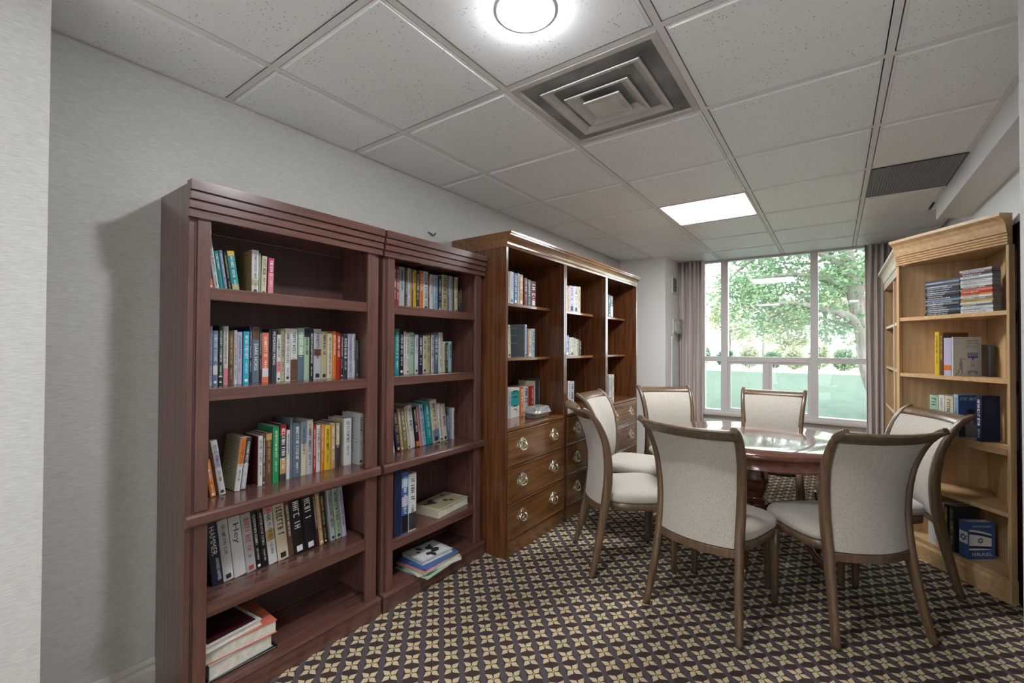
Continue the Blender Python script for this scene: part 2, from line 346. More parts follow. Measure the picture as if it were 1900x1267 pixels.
# return grille beside the soffit
gx0, gx1, gy0, gy1 = GX[4]+0.013, XMAX-0.004, GY[9]+0.013, GY[10]-0.013
t = thing('return_grille', 'grey eggcrate return air grille in the ceiling beside the soffit', 'vent', (gx0,gy0,0))
gw, gh = gx1-gx0, gy1-gy0
MB().box(0,0.008,0,gh,2.290,2.298).box(gw-0.008,gw,0,gh,2.290,2.298).box(0.008,gw-0.008,0,0.008,2.290,2.298).box(0.008,gw-0.008,gh-0.008,gh,2.290,2.298).build('frame', black_plastic, t)
sl = MB().box(-0.0012,0.0012,0.008,gh-0.008,2.290,2.303).mesh('slat'); sl.materials.append(mat('grille_metal', (0.33,0.33,0.34), 0.5))
for k in range(27):
    o = link('slat', sl, t); o.location = (0.012+(gw-0.024)*k/26,0,0)
sl2 = MB().box(0.008,gw-0.008,-0.0012,0.0012,2.291,2.302).mesh('cross_slat'); sl2.materials.append(MATS['grille_metal'])
for k in range(38):
    o = link('cross_slat', sl2, t); o.location = (0,0.012+(gh-0.024)*k/37,0)
MB().box(0,gw,0,gh,2.33,2.332).build('backing', dark_void, t)

# ------------------------------------------------------------------ window, curtains, wall fittings
SILL, ZT0, ZT1, WX0, WX1 = 0.535, 1.113, 1.172, -1.30, 0.36
win = struct(MB().box(WX0,WX1,YW-0.015,YW+0.075,0.50,SILL+0.02).box(WX0,WX1,YW+0.005,YW+0.075,2.27,2.32).box(WX0,WX0+0.05,YW+0.005,YW+0.075,SILL+0.02,2.27).box(WX1-0.05,WX1,YW+0.005,YW+0.075,SILL+0.02,2.27).build('window_1', frame_paint, None, 0.003))
for a, b in ((-1.074,-1.0),(-0.209,-0.140)): bx('mullion', frame_paint, win, a,b,YW+0.0,YW+0.075,SILL+0.02,2.27, 0.003)
for a, b in ((WX0+0.05,-1.074),(-1.0,-0.209),(-0.140,WX1-0.05)): bx('transom', frame_paint, win, a,b,YW+0.003,YW+0.072,ZT0,ZT1, 0.003)
bx('mullion', frame_paint, win, -0.625,-0.585,YW+0.005,YW+0.07,SILL+0.02,ZT0, 0.003)
for a, b in ((-1.0,-0.625),(-0.585,-0.209)):      # opening sashes below the transom
    z0, z1 = SILL+0.02, ZT0; e = 0.026
    sa = MB().box(a,b,YW+0.015,YW+0.055,z0,z0+e).box(a,b,YW+0.015,YW+0.055,z1-e,z1).box(a,a+e,YW+0.015,YW+0.055,z0+e,z1-e).box(b-e,b,YW+0.015,YW+0.055,z0+e,z1-e).build('sash', frame_paint, win)
    bx('pane', glass, sa, a+e,b-e,YW+0.033,YW+0.037,z0+e,z1-e)
bx('latch', white_paint, win, -1.03,-1.018,YW-0.014,YW,0.80,0.86,0.002)
for a, b, z0, z1 in ((WX0+0.05,-1.074,ZT1,2.27),(-1.0,-0.209,ZT1,2.27),(-0.140,WX1-0.05,ZT1,2.27),(WX0+0.05,-1.074,SILL+0.02,ZT0),(-0.140,WX1-0.05,SILL+0.02,ZT0)):
    bx('pane', glass, win, a,b,YW+0.035,YW+0.039,z0,z1)
bx('window_sill', trim_paint, win, WX0-0.02,WX1,YW-0.06,YW-0.015,0.495,0.52, 0.004)
def curtain(x0, x1, label, waves, yc=YW-0.11):
    rows = []; n = waves*10
    for z in (0.02, 0.5, 1.2, 1.9, 2.28):
        amp = 0.034 + 0.006*math.sin(z*3); rows.append([(x0+(x1-x0)*i/n + 0.006*math.sin(z*2+i), yc+amp*math.sin(2*math.pi*waves*i/n+0.3*math.sin(z*1.7)), z) for i in range(n+1)])
    o = MB().grid(rows).build('curtain', curtain_m); md = o.modifiers.new('thick','SOLIDIFY'); md.thickness = 0.004
    tag(o, label, 'curtain', 'window curtains')
curtain(-1.505, -1.235, 'taupe pleated curtain gathered beside the wall thermostat at the window', 6)
curtain(0.245, 0.47, 'taupe pleated curtain hanging behind the oak bookcases', 5)
# wall vent
t = thing('wall_vent', 'small louvred metal vent high on the white column side', 'vent', (XC,5.36,2.0)); t.rotation_euler = (0,0,0)
hw, hh = 0.115, 0.105
MB().box(0,0.012,-hw,hw,-hh,-hh+0.025).box(0,0.012,-hw,hw,hh-0.025,hh).box(0,0.012,-hw,-hw+0.03,-hh+0.025,hh-0.025).box(0,0.012,hw-0.03,hw,-hh+0.025,hh-0.025).build('frame', frame_paint, t, 0.002)
MB().box(0.001,0.003,-hw+0.03,hw-0.03,-hh+0.025,hh-0.025).build('backing', dark_void, t)
for k in range(8):
    z = -hh+0.036+k*0.0195; MB().add([(0.003,-hw+0.03,z),(0.003,hw-0.03,z),(0.011,hw-0.03,z-0.007),(0.011,-hw+0.03,z-0.007),(0.003,-hw+0.03,z+0.003),(0.003,hw-0.03,z+0.003),(0.011,hw-0.03,z-0.004),(0.011,-hw+0.03,z-0.004)], [(0,1,2,3),(7,6,5,4),(0,4,5,1),(1,5,6,2),(2,6,7,3),(3,7,4,0)]).build('louvre', frame_paint, t)
# thermostat guard and conduit panel
t = thing('thermostat', 'clear guarded thermostat box on the white column side', 'thermostat', (XC,5.385,1.515))
bx('base', white_paint, t, 0,0.012,-0.10,0.07,-0.085,0.09,0.003); bx('controller', white_paint, t, 0.012,0.035,-0.05,0.03,-0.05,0.06,0.006)
bx('display', ink_grey, t, 0.035,0.037,-0.025,0.005,-0.02,0.03); bx('guard', clear_plastic, t, 0.0125,0.075,-0.098,0.068,-0.083,0.088,0.01)
t = thing('access_panel', 'tall white access panel below the thermostat', 'panel', (XC,5.40,0))
bx('panel', mat('cool_white', (0.72,0.76,0.77), 0.4), t, 0,0.012,-0.17,0.05,0.30,1.37,0.003); bx('cap', white_paint, t, 0,0.018,-0.18,0.055,1.37,1.40,0.003)
# hook left on the wall above the second bookcase
hp = hit(800,436,(WL,0,0),Vector((1,0,0)))
t = thing('wall_hook', 'small bent metal hook on the wallpaper above the second cherry bookcase', 'hook', hp)
MB().tube([(0.004,-0.03,0.012),(0.012,-0.012,0.004),(0.016,0.0,-0.006),(0.012,0.012,0.0),(0.012,0.028,0.016)], 0.0035, 6).build('wire', ink_dark, t)
MB().lathe([(0.005,-0.004),(0.005,0.004)],8).build('screw', silver, t)

# ------------------------------------------------------------------ cherry bookcases
R90 = math.pi/2
XF, XT = -1.765, -1.60           # front planes of the cherry and mahogany rows
def cherry_case(y0, W, label, s4):
    t = thing('cherry_bookcase', label, 'bookcase', (XF,y0,0), R90, 'cherry bookcases against the wallpapered wall'); D = 0.285
    for a, b in ((0,0.018),(W-0.018,W)): bx('side_panel', cherry, t, a,b,0.010,D,0,1.826,0.0015)
    bx('back_panel', cherry_back, t, 0.018,W-0.018,D-0.008,D-0.002,0.08,1.72)
    for a, b in ((0.024,0.064),(W-0.064,W-0.024)):
        bx('stile', cherry, t, a,b,0.0,0.018,0.701,1.708,0.0015); bx('stile', cherry, t, a,b,0.0,0.018,0.082,0.656,0.0015)
    for a, b in ((0.018,0.024),(W-0.024,W-0.018)): bx('filler_strip', cherry_back, t, a,b,0.008,0.02,0.082,1.708)
    # reeded cornice
    prof = [(0.02,1.706),(-0.012,1.706)]; z = 1.706
    for k in range(4):
        f = -0.012-0.006*k; hgt = 0.024 if k < 3 else 0.034
        prof += [(f,z),(f,z+hgt),(f+0.008,z+hgt),(f+0.008,z+hgt+0.0055)]; z += hgt+0.0055
    prof = prof[:-2]+[(0.0098,prof[-3][1]),(0.0098,1.706)]; prof[0] = (0.0098,1.706); prof.pop()
    MB().extrude(prof, -0.006, W+0.006, lambda a,q: (q,a[0],a[1])).build('cornice', cherry_h, t)
    bx('top_panel', cherry_h, t, 0.0185,W-0.0185,0.0105,D-0.009,1.722,1.742)
    for zt in (1.475, 1.120, s4): bx('shelf', cherry_h, t, 0.0185,W-0.0185,0.0185,D-0.009,zt-0.022,zt,0.0015)
    for zt in (1.475, 1.120, s4): bx('shelf_nosing', cherry_h, t, 0.0645,W-0.0645,0.006,0.0182,zt-0.045,zt,0.0025)
    bx('shelf', cherry_h, t, 0.0185,W-0.0185,0.0185,D-0.009,0.677,0.70,0.0015)
    MB().extrude([(0.018,0.657),(-0.012,0.657),(-0.018,0.664),(-0.018,0.690),(-0.012,0.696),(-0.010,0.70),(0.018,0.70)], -0.004, W+0.004, lambda a,q:(q,a[0],a[1])).build('middle_rail', cherry_h, t)
    bx('bottom_shelf', cherry_h, t, 0.0185,W-0.0185,0.019,D-0.009,0.060,0.081)
    MB().extrude([(0.009,0.0),(-0.020,0.0),(-0.020,0.066),(-0.024,0.070),(-0.022,0.078),(-0.014,0.081),(0.018,0.081),(0.018,0.06),(0.009,0.06)], -0.006, W+0.006, lambda a,q:(q,a[0],a[1])).build('plinth', cherry_h, t)
    return t
U1Y, U1W, U2Y, U2W = 0.580, 0.778, 1.384, 0.745
u1 = cherry_case(U1Y, U1W, 'tall cherry bookcase nearest the viewer with a reeded cornice', 0.367)
MB().lathe([(0.012,-0.002),(0.013,0.0),(0.010,0.0012),(0.0085,0.0)], 20).build('cam_cover', cherry_back, u1).matrix_local = Matrix.Translation((0.262,0.276,1.395)) @ Matrix.Rotation(math.pi/2,4,'X')
cherry_case(U2Y, U2W, 'second cherry bookcase, between the nearest one and the mahogany cabinets', 0.308)

# ------------------------------------------------------------------ mahogany cabinets with drawers
def pull_mesh():
    mb = MB()
    out = [(-0.050,0.0),(-0.044,0.012),(-0.036,0.008),(-0.031,0.022),(-0.018,0.018),(-0.010,0.030),(0,0.026),(0.010,0.030),(0.018,0.018),(0.031,0.022),(0.036,0.008),(0.044,0.012),(0.050,0.0),
           (0.042,-0.010),(0.032,-0.006),(0.024,-0.020),(0.010,-0.016),(0,-0.028),(-0.010,-0.016),(-0.024,-0.020),(-0.032,-0.006),(-0.042,-0.010)][::-1]
    s = 1.05; n = len(out); out = [(x,z*1.4) for x,z in out]
    loop = [(x*s,-0.0015,z*s) for x,z in out]; mb.tube(loop+loop[:1], 0.0024, 5)
    for sx in (-1,1):       # pierced scrolls inside the outline
        mb.tube([(sx*0.006,-0.0015,0.034),(sx*0.016,-0.0018,0.016),(sx*0.030,-0.0018,0.012),(sx*0.041,-0.0016,0.004),(sx*0.030,-0.0018,-0.006),(sx*0.018,-0.0018,-0.012),(sx*0.006,-0.0015,-0.030)], 0.0026, 5)
        mb.tube([(sx*0.004,-0.0015,0.010),(sx*0.014,-0.0018,0.0),(sx*0.004,-0.0015,-0.010)], 0.0028, 5)
    mb.box(-0.003,0.003,-0.003,0,-0.034,0.036)
    for sx in (-1,1): mb.tube([(sx*0.033,0,0.004),(sx*0.033,-0.014,0.004)], [0.0075,0.005], 8)
    mb.tube([(-0.033,-0.013,0.004),(-0.037,-0.016,-0.012),(-0.022,-0.019,-0.026),(0,-0.020,-0.029),(0.022,-0.019,-0.026),(0.037,-0.016,-0.012),(0.033,-0.013,0.004)], [0.003,0.003,0.0034,0.004,0.0034,0.003,0.003], 7)
    me = mb.mesh('handle'); me.materials.append(silver); return me
PULL = pull_mesh()
def mahogany_case(y0, W):
    t = thing('mahogany_cabinet', 'tall mahogany cabinet nearest the viewer, open shelves over three drawers', 'cabinet', (XT,y0,0), R90, 'mahogany cabinets in a row'); D = 0.447
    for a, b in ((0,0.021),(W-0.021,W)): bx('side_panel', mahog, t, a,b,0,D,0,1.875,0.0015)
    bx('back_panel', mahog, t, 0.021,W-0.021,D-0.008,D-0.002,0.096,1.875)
    MB().extrude([(0.03,1.8755),(0.0,1.8755),(-0.003,1.890),(-0.007,1.893),(-0.007,1.903),(-0.010,1.915),(-0.018,1.932),(-0.028,1.942),(-0.030,1.946),(-0.030,1.953),(-0.036,1.956),(-0.036,1.968),(D,1.968),(D,1.8755)], 0.0003, W-0.0003, lambda a,q:(q,a[0],a[1])).build('cornice', mahog_h, t)
    for zt in (1.557, 1.200): bx('shelf', mahog_h, t, 0.0215,W-0.0215,0.118,D-0.009,zt-0.020,zt,0.002)
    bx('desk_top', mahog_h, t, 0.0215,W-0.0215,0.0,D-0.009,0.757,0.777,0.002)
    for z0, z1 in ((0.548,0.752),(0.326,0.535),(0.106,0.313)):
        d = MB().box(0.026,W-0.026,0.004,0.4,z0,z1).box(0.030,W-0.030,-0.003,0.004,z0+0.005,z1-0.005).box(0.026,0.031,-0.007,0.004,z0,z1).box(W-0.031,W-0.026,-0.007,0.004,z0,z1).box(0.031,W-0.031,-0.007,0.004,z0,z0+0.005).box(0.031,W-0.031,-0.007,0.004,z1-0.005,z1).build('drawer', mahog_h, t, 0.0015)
        for fx in (0.235, 0.765):
            h = link('handle', PULL, d); h.location = (W*fx,-0.0032,(z0+z1)/2+0.006)
    for z0, z1 in ((0.536,0.547),(0.314,0.325),(0.096,0.105)): bx('drawer_rail', mahog_h, t, 0.0215,W-0.0215,0.002,0.03,z0,z1,0.001)
    MB().box(0.0215,W-0.0215,0.002,0.02,0.0,0.0955).build('plinth', mahog_h, t, 0.001)
    return t
TY = [2.150, 2.880, 3.610]; TW = 0.7285
c0 = mahogany_case(TY[0], TW)
for y, lab in ((TY[1],'middle one of the three mahogany cabinets, partly hidden by the chairs'), (TY[2],'farthest mahogany cabinet in the row, next to the column')):
    c = copy_tree(c0); c.location = (XT,y,0); c['label'] = lab

# ------------------------------------------------------------------ oak bookcases
PL, PR = Vector((0.322,3.778,0)), Vector((0.700,3.280,0))
OX = (PR-PL).normalized(); ON = Vector((OX.y,-OX.x,0))*1.0
if ON.dot(Vector((-1,-1,0))) < 0: ON = -ON      # outward normal
OL = (PR-PL).length; ORZ = math.atan2(OX.y, OX.x)
OZ = (1.467, 1.117, 0.777, 0.447, 0.122)
def corn_profile(top):   # (outwards, z)
    p = [(-0.02,1.800)]; z = 1.800
    for k in range(4): p += [(0.006,z),(0.008,z+0.010),(-0.004,z+0.0115)]; z += 0.0145
    p += [(0.010,z),(0.013,z+0.014),(0.018,z+0.042),(0.030,z+0.066),(0.044,z+0.078),(0.048,z+0.082),(0.048,z+0.098),(-0.02,z+0.098)]
    return p
oakn = thing('angled_oak_bookcase', 'light oak bookcase angled across the corner, holding disc cases and books', 'bookcase', (0.7,3.28,0))
off = -Vector((0.7,3.28,0))
def ow(p): return tuple(Vector(p)+off)
def opoly(inset_front, z0, z1, name, material, bev=0.0):
    a = PL-ON*inset_front; b = PR-ON*inset_front
    k = (a.y-3.796); a2 = a+OX*0.0
    pts = [a2, b+OX*(-0.0), Vector((0.728,b.y+0.02,0)), Vector((0.728,3.786,0)), Vector((max(a2.x,0.336),3.786,0))]
    pts = [(p+off).xy for p in pts]
    return MB().prism([tuple(p) for p in pts], z0, z1).build(name, material, oakn, bev)
for k, zt in enumerate(OZ):
    if k == 2:
        for q, (i, a, b) in enumerate(((0.0,0.765,0.777),(-0.006,0.752,0.7645),(-0.002,0.735,0.7515))): opoly(i, a, b, 'shelf' if q == 0 else 'shelf_moulding', oak_h)
    else: opoly(0.004, zt-0.022, zt, 'shelf' if k < 4 else 'bottom_shelf', oak_h)
MB().extrude(corn_profile(1.96), 0.0, OL+0.014, lambda a,q: ow(PL+OX*q+ON*a[0]+Vector((0,0,a[1])))).build('cornice', oak_h, oakn)
MB().box(0.336,0.728,3.788,3.797,0,1.80).build('back_panel', oak, oakn).location = off
MB().box(0.730,0.739,3.43,3.797,0,1.80).build('back_panel', oak, oakn).location = off
opoly(0.02, 1.803, 1.94, 'top_box', oak_h)
e = 0.034
MB().prism([tuple((p+off).xy) for p in (PR-ON*0.0, PR+OX*0.012-ON*0.002, PR+OX*0.016-ON*0.03, PR-ON*0.03)], 0, 1.799).build('corner_post', oak, oakn, 0.002)
MB().prism([tuple((p+off).xy) for p in (PR+ON*0.010-OX*0.012, PR+OX*0.018+ON*0.008, PR+OX*0.020-ON*0.03, PR-OX*0.012-ON*0.03)], 0, 0.118).build('post_block', oak, oakn, 0.003)
MB().prism([tuple((p+off).xy) for p in (PL, PL+OX*0.018, PL+OX*0.018-ON*0.02, PL-ON*0.02)], 0, 1.80).build('edge_post', oak, oakn, 0.001)
MB().extrude([(-0.02,0),(0.006,0),(0.006,0.082),(0.002,0.092),(-0.002,0.0985),(-0.02,0.0985)], 0.0, OL-0.005, lambda a,q: ow(PL+OX*q+ON*a[0]+Vector((0,0,a[1])))).build('plinth', oak_h, oakn)
def oak_row(y0, W, label):
    t = thing('oak_bookcase', label, 'bookcase', (0.372,y0,0), -R90, 'oak bookcases along the wall'); D = 0.366
    # local x runs towards the viewer (-Y), local y into the wall (+X)
    for a, b in ((0,0.02),(W-0.02,W)): bx('side_panel', oak, t, a,b,0,D,0,1.80,0.001)
    bx('back_panel', oak, t, 0.02,W-0.02,D-0.008,D-0.001,0.1,1.80)
    for k, zt in enumerate(OZ): bx('shelf', oak_h, t, 0.0205,W-0.0205,0.004,D-0.009,zt-0.022,zt,0.001)
    MB().extrude(corn_profile(1.96), 0.0, W, lambda a,q: (q,-a[0],a[1])).build('cornice', oak_h, t)
    bx('top_box', oak_h, t, 0,W,0.02,D-0.001,1.801,1.93)
    bx('plinth', oak_h, t, 0.0205,W-0.0205,0.003,0.02,0.0,0.0995)
    return t
oak_row(4.565, 0.762, 'nearer plain oak bookcase between the angled one and the window'); oak_row(5.330, 0.762, 'farther oak bookcase standing next to the window curtain')

# ------------------------------------------------------------------ books
COL = dict(white=(200,200,198), cream=(196,186,160), grey=(120,124,128), pale_grey=(168,172,176), black=(24,24,27), charcoal=(52,54,60), navy=(26,34,66), blue=(56,92,150),
  pale_blue=(150,178,196), teal=(30,138,140), cyan=(44,168,188), dark_green=(44,62,46), green=(40,140,84), pale_green=(150,176,150), olive=(120,116,78), yellow=(206,170,44), tan=(178,142,92),
  orange=(200,112,44), salmon=(206,110,86), red=(160,36,30), dark_red=(96,30,28), maroon=(64,24,28), pink=(206,128,138), magenta=(178,56,104), purple=(92,76,150), lilac=(172,166,190),
  brown=(96,66,48), slate=(88,104,118), khaki=(170,160,128), blue_grey=(108,128,152))
def cname(c): return c.replace('_',' ')
def cmat(c, rough=0.38): return mat('book_'+c, srgb(*COL[c]), rough)
def lum(c): return sum(srgb(*COL[c]))/3
ORD = ['first','second','third','fourth','fifth','sixth','seventh','eighth','ninth','tenth','eleventh','twelfth','thirteenth','fourteenth','fifteenth','sixteenth','seventeenth','eighteenth','nineteenth','twentieth','twenty-first','twenty-second','twenty-third','twenty-fourth','twenty-fifth','twenty-sixth','twenty-seventh','twenty-eighth','twenty-ninth','thirtieth','thirty-first','thirty-second','thirty-third','thirty-fourth','thirty-fifth']
FONT = {}
def text_mesh(body):
    if body in FONT: return FONT[body]
    cu = bpy.data.curves.new('t','FONT'); cu.body = body; cu.align_x = 'CENTER'; cu.align_y = 'CENTER'; cu.resolution_u = 2
    o = bpy.data.objects.new('t', cu); C.objects.link(o)
    me = bpy.data.meshes.new_from_object(o.evaluated_get(bpy.context.evaluated_depsgraph_get()))
    bpy.data.objects.remove(o); me.name = 'lettering'
    xs = [v.co.x for v in me.vertices]; ys = [v.co.y for v in me.vertices]
    FONT[body] = (me, max(xs)-min(xs), max(ys)-min(ys), (max(xs)+min(xs))/2, (max(ys)+min(ys))/2); return FONT[body]
def lettering(body, length, height, mtl, parent, org, ex, ey, name='lettering'):
    me0, w0, h0, mx, my = text_mesh(body); me = me0.copy(); me.materials.clear(); me.materials.append(mtl)
    ex = Vector(ex); ey = Vector(ey); sx, sy = length/w0, height/h0
    for v in me.vertices: v.co = Vector(org)+ex*((v.co.x-mx)*sx)+ey*((v.co.y-my)*sy)
    return link(name, me, parent)
def marks(mb, c0, ex, ey, length, size, rng, words=2):
    """rows of small unreadable letter-like strokes: c0 start centre, ex reading direction, ey letter-up"""
    ex = Vector(ex); ey = Vector(ey); c0 = Vector(c0); s = 0.0; gap_at = [rng.uniform(0.3,0.7)*length]
    def q(a0,a1,b0,b1):
        mb.add([c0+ex*a0+ey*b0, c0+ex*a1+ey*b0, c0+ex*a1+ey*b1, c0+ex*a0+ey*b1], [(0,1,2,3)])
    while s < length-size*0.5:
        w_ = size*rng.uniform(0.34,0.62); st = size*0.17; k = rng.randrange(4); h = size/2
        if gap_at and s > gap_at[0]: s += size*0.5; gap_at.pop()
        if k == 0: q(s,s+st,-h,h); q(s+st,s+w_,h-st,h)
        elif k == 1: q(s,s+st,-h,h); q(s+w_-st,s+w_,-h,h); q(s+st,s+w_-st,-st/2,st/2)
        elif k == 2: q(s,s+w_,h-st,h); q(s,s+w_,-h,-h+st); q(s,s+st,-h+st,h-st)
        else: q(s+w_/2-st/2,s+w_/2+st/2,-h,h)
        s += w_+size*0.16
def book(w_, h, d, col, label, loc, rot, xoff=0.0, group=None, hard=False, opts={}, rng=random, name='book'):
    t = bpy.data.objects.new(name, None); C.objects.link(t); t.empty_display_size = 0.05
    t.location = loc; t.rotation_euler = rot; tag(t, label, 'book', group)
    x0, x1 = xoff, xoff+w_; bt = min(0.0022 if hard else 0.0009, w_*0.12); rim = 0.003 if hard else 0.0
    mb = MB()
    mb.prism([(x0,0.0022),(x0+w_*0.2,0.0007),(x0+w_*0.5,0.0),(x0+w_*0.8,0.0007),(x1,0.0022),(x1,0.0042),(x0,0.0042)], 0, h)
    mb.box(x0,x0+bt,0.0042,d,0,h); mb.box(x1-bt,x1,0.0042,d,0,h)
    mb.build('cover', cmat(col), t)
    MB().box(x0+bt,x1-bt,0.0043,d-rim,rim,h-rim).build('page_block', pages_m, t)
    L_ = lum(col); ink = opts.get('ink') or (ink_dark if L_ > 0.3 else (ink_gold if rng.random() < 0.2 and L_ < 0.1 else ink_light))
    xc = (x0+x1)/2; y = -0.0005
    for (za, zb, bc) in opts.get('bands', []):
        MB().box(x0+w_*0.04,x1-w_*0.04,-0.0003,0.003,h*za,h*zb).build('spine_band', cmat(bc), t)
    if 'txt' in opts:
        za, zb = opts.get('tz', (0.25,0.8))
        if 'txt2' in opts: lettering(opts['txt2'], h*0.36, w_*0.32, ink, t, (xc+w_*0.18,y,h*0.24), (0,0,-1), (1,0,0), 'spine_author')
        lettering(opts['txt'], h*(zb-za), w_*opts.get('ts',0.5), ink, t, (xc,y,h*(za+zb)/2), (0,0,-1), (1,0,0), 'spine_title')
    elif not opts.get('plain') and w_ > 0.006:
        mb = MB(); sz = w_*rng.uniform(0.32,0.55); L1 = h*rng.uniform(0.4,0.62)
        marks(mb, (xc,y,h*0.92), (0,0,-1), (1,0,0), L1, sz, rng)
        if rng.random() < 0.75: marks(mb, (xc,y,h*0.92-L1-0.012), (0,0,-1), (1,0,0), h*0.2, sz*0.7, rng)
        mb.build('spine_title', ink, t)
        if rng.random() < 0.35: MB().box(x0+w_*0.25,x1-w_*0.25,-0.0004,0.003,h*0.035,h*0.035+w_*0.5).build('publisher_mark', ink, t)
    if 'side' in opts:      # printed back cover that shows on the side
        sc_ = opts['side']; MB().box(x0-0.0003,x0,0.006,d-0.001,0.002,h-0.002).build('back_cover', cmat(sc_), t)
        mb = MB()
        for k in range(opts.get('rows',12)):
            zz = h*(0.9-0.7*k/max(1,opts.get('rows',12))); marks(mb, (x0-0.0005,d*0.9,zz), (0,-1,0), (0,0,1), d*rng.uniform(0.55,0.8), 0.0032, rng)
        if opts.get('rows',12): mb.build('blurb', ink_dark if lum(sc_) > 0.15 else ink_light, t)
    return t
SHELVED = {}
class Row:
    def __init__(s, p0, along, into, rz): s.p0 = Vector(p0); s.al = Vector(along).normalized(); s.into = Vector(into).normalized(); s.rz = rz
    def on(s, x, y, sb): p = s.p0+s.into*sb; return hit(x, y, p, s.into)
    def along(s, x, z, sb):
        y = 640.0
        for _ in range(3):
            q = s.on(x, y, sb); a = (q-s.p0).dot(s.al); y = pix(s.p0+s.into*sb+s.al*a+Vector((0,0,z-s.p0.z)))[1]
        return a
def shelve(row, z, sb, items, where, group, dmax=0.14, hmax=0.33, lo=None, hi=None, seed=1, avail=None):
    rng = random.Random(seed); last = -9; rec = []
    if avail is None: avail = 0.2755 if row is RC else 0.43
    for it in items:
        x0, x1, yt, col = it[:4]; o = it[4] if len(it) > 4 else {}
        sbk = sb+o.get('sb',0); a0, a1 = row.along(x0, z, sbk), row.along(x1, z, sbk); xt = o.get('t'); th = 0.0
        if xt is not None:
            q = row.on(xt, yt, sbk); th = math.atan2(a0-(q-row.p0).dot(row.al), q.z-z)
        rec.append([a0, a1, th, sbk])
    i = 0
    while i < len(rec):             # neighbours that lean together lean alike
        j = i
        while j+1 < len(rec) and rec[i][2] and rec[j+1][2]*rec[i][2] > 0 and abs(rec[j+1][2]-rec[i][2]) < 0.11 and rec[j+1][0]-rec[j][1] < 0.02: j += 1
        av = sum(r_[2] for r_ in rec[i:j+1])/(j-i+1)
        for r_ in rec[i:j+1]: r_[2] = av
        i = j+1
    for i, it in enumerate(items):
        x0, x1, yt, col = it[:4]; o = it[4] if len(it) > 4 else {}; a0, a1, th, sbk = rec[i]
        if lo is not None: a0 = max(a0, lo)
        q = row.on((x0+x1)/2 if not th else (o['t'] if th > 0 else o['t']+x1-x0), yt, sbk)
        h = max(0.10, min(q.z-z, hmax)/math.cos(th))
        if th > 0 and lo is not None: th = min(th, math.asin(min(1,max(0.0,(a0-lo-0.0005)/h))))
        if last > a0-0.0004: a0 = min(last+0.0004, a1-0.003)
        w_ = max(0.003, (a1-a0)*math.cos(th)-0.0006)
        if th > 0: h = min(h, (hmax-w_*math.sin(th))/math.cos(th))
        last = a0+w_/math.cos(th)
        d = min(o.get('d') or min(dmax, max(0.10, h*rng.uniform(0.62,0.70))), avail-sbk)
        if th >= 0: base = row.p0+row.into*sbk+row.al*a0; xo = 0.0
        else: base = row.p0+row.into*sbk+row.al*(a0+w_/math.cos(th)); xo = -w_
        base.z = z+0.0003
        lean = '' if abs(th) < 0.05 else 'leaning '
        lab = f"{lean}{o.get('desc') or cname(col)} book, {ORD[i]} from left on {where}"
        SHELVED.setdefault(where, []).append((book(w_, h, d, col, lab, base, (0,-th,row.rz), xo, group, o.get('hard', rng.random() < 0.4), o, rng), w_, h, d))
RC = Row((XF,0,0), (0,1,0), (-1,0,0), R90); RT = Row((XT,0,0), (0,1,0), (-1,0,0), R90); RO = Row(PL, OX, -ON, ORZ)
G1 = 'books in the nearest cherry bookcase'; G2 = 'books in the second cherry bookcase'; G3 = 'books in the mahogany cabinets'; G4 = 'books in the angled oak bookcase'
SB = 0.132
W1 = ' shelf of nearest cherry bookcase'; W2 = ' shelf of second cherry bookcase'
shelve(RC, 1.475, 0.11, [
 (384,398,470,'charcoal',dict(t=376,bands=[(0.02,0.30,'salmon')])),(399.5,408,441,'white',dict(t=383)),(408.5,416,465,'teal',dict(t=396)),(417,424,464,'blue_grey',dict(t=405)),(425,431,468,'black',dict(t=415)),
 (432,446,465,'teal',dict(t=420,bands=[(0.88,1,'yellow'),(0.03,0.2,'khaki')],desc='teal and yellow')),(467.3,480,464,'white',dict(side='tan',d=0.15,bands=[(0.2,0.33,'khaki')])),(480.6,483.6,470,'pale_green',dict(plain=1)),
 (484.5,494,476,'cream',dict(t=486.6)),(496.5,507,480,'magenta',dict(t=499.5,bands=[(0.02,0.6,'pink')],desc='magenta and pink'))], 'top'+W1, G1, seed=3, hmax=0.21, lo=U1Y+0.021)
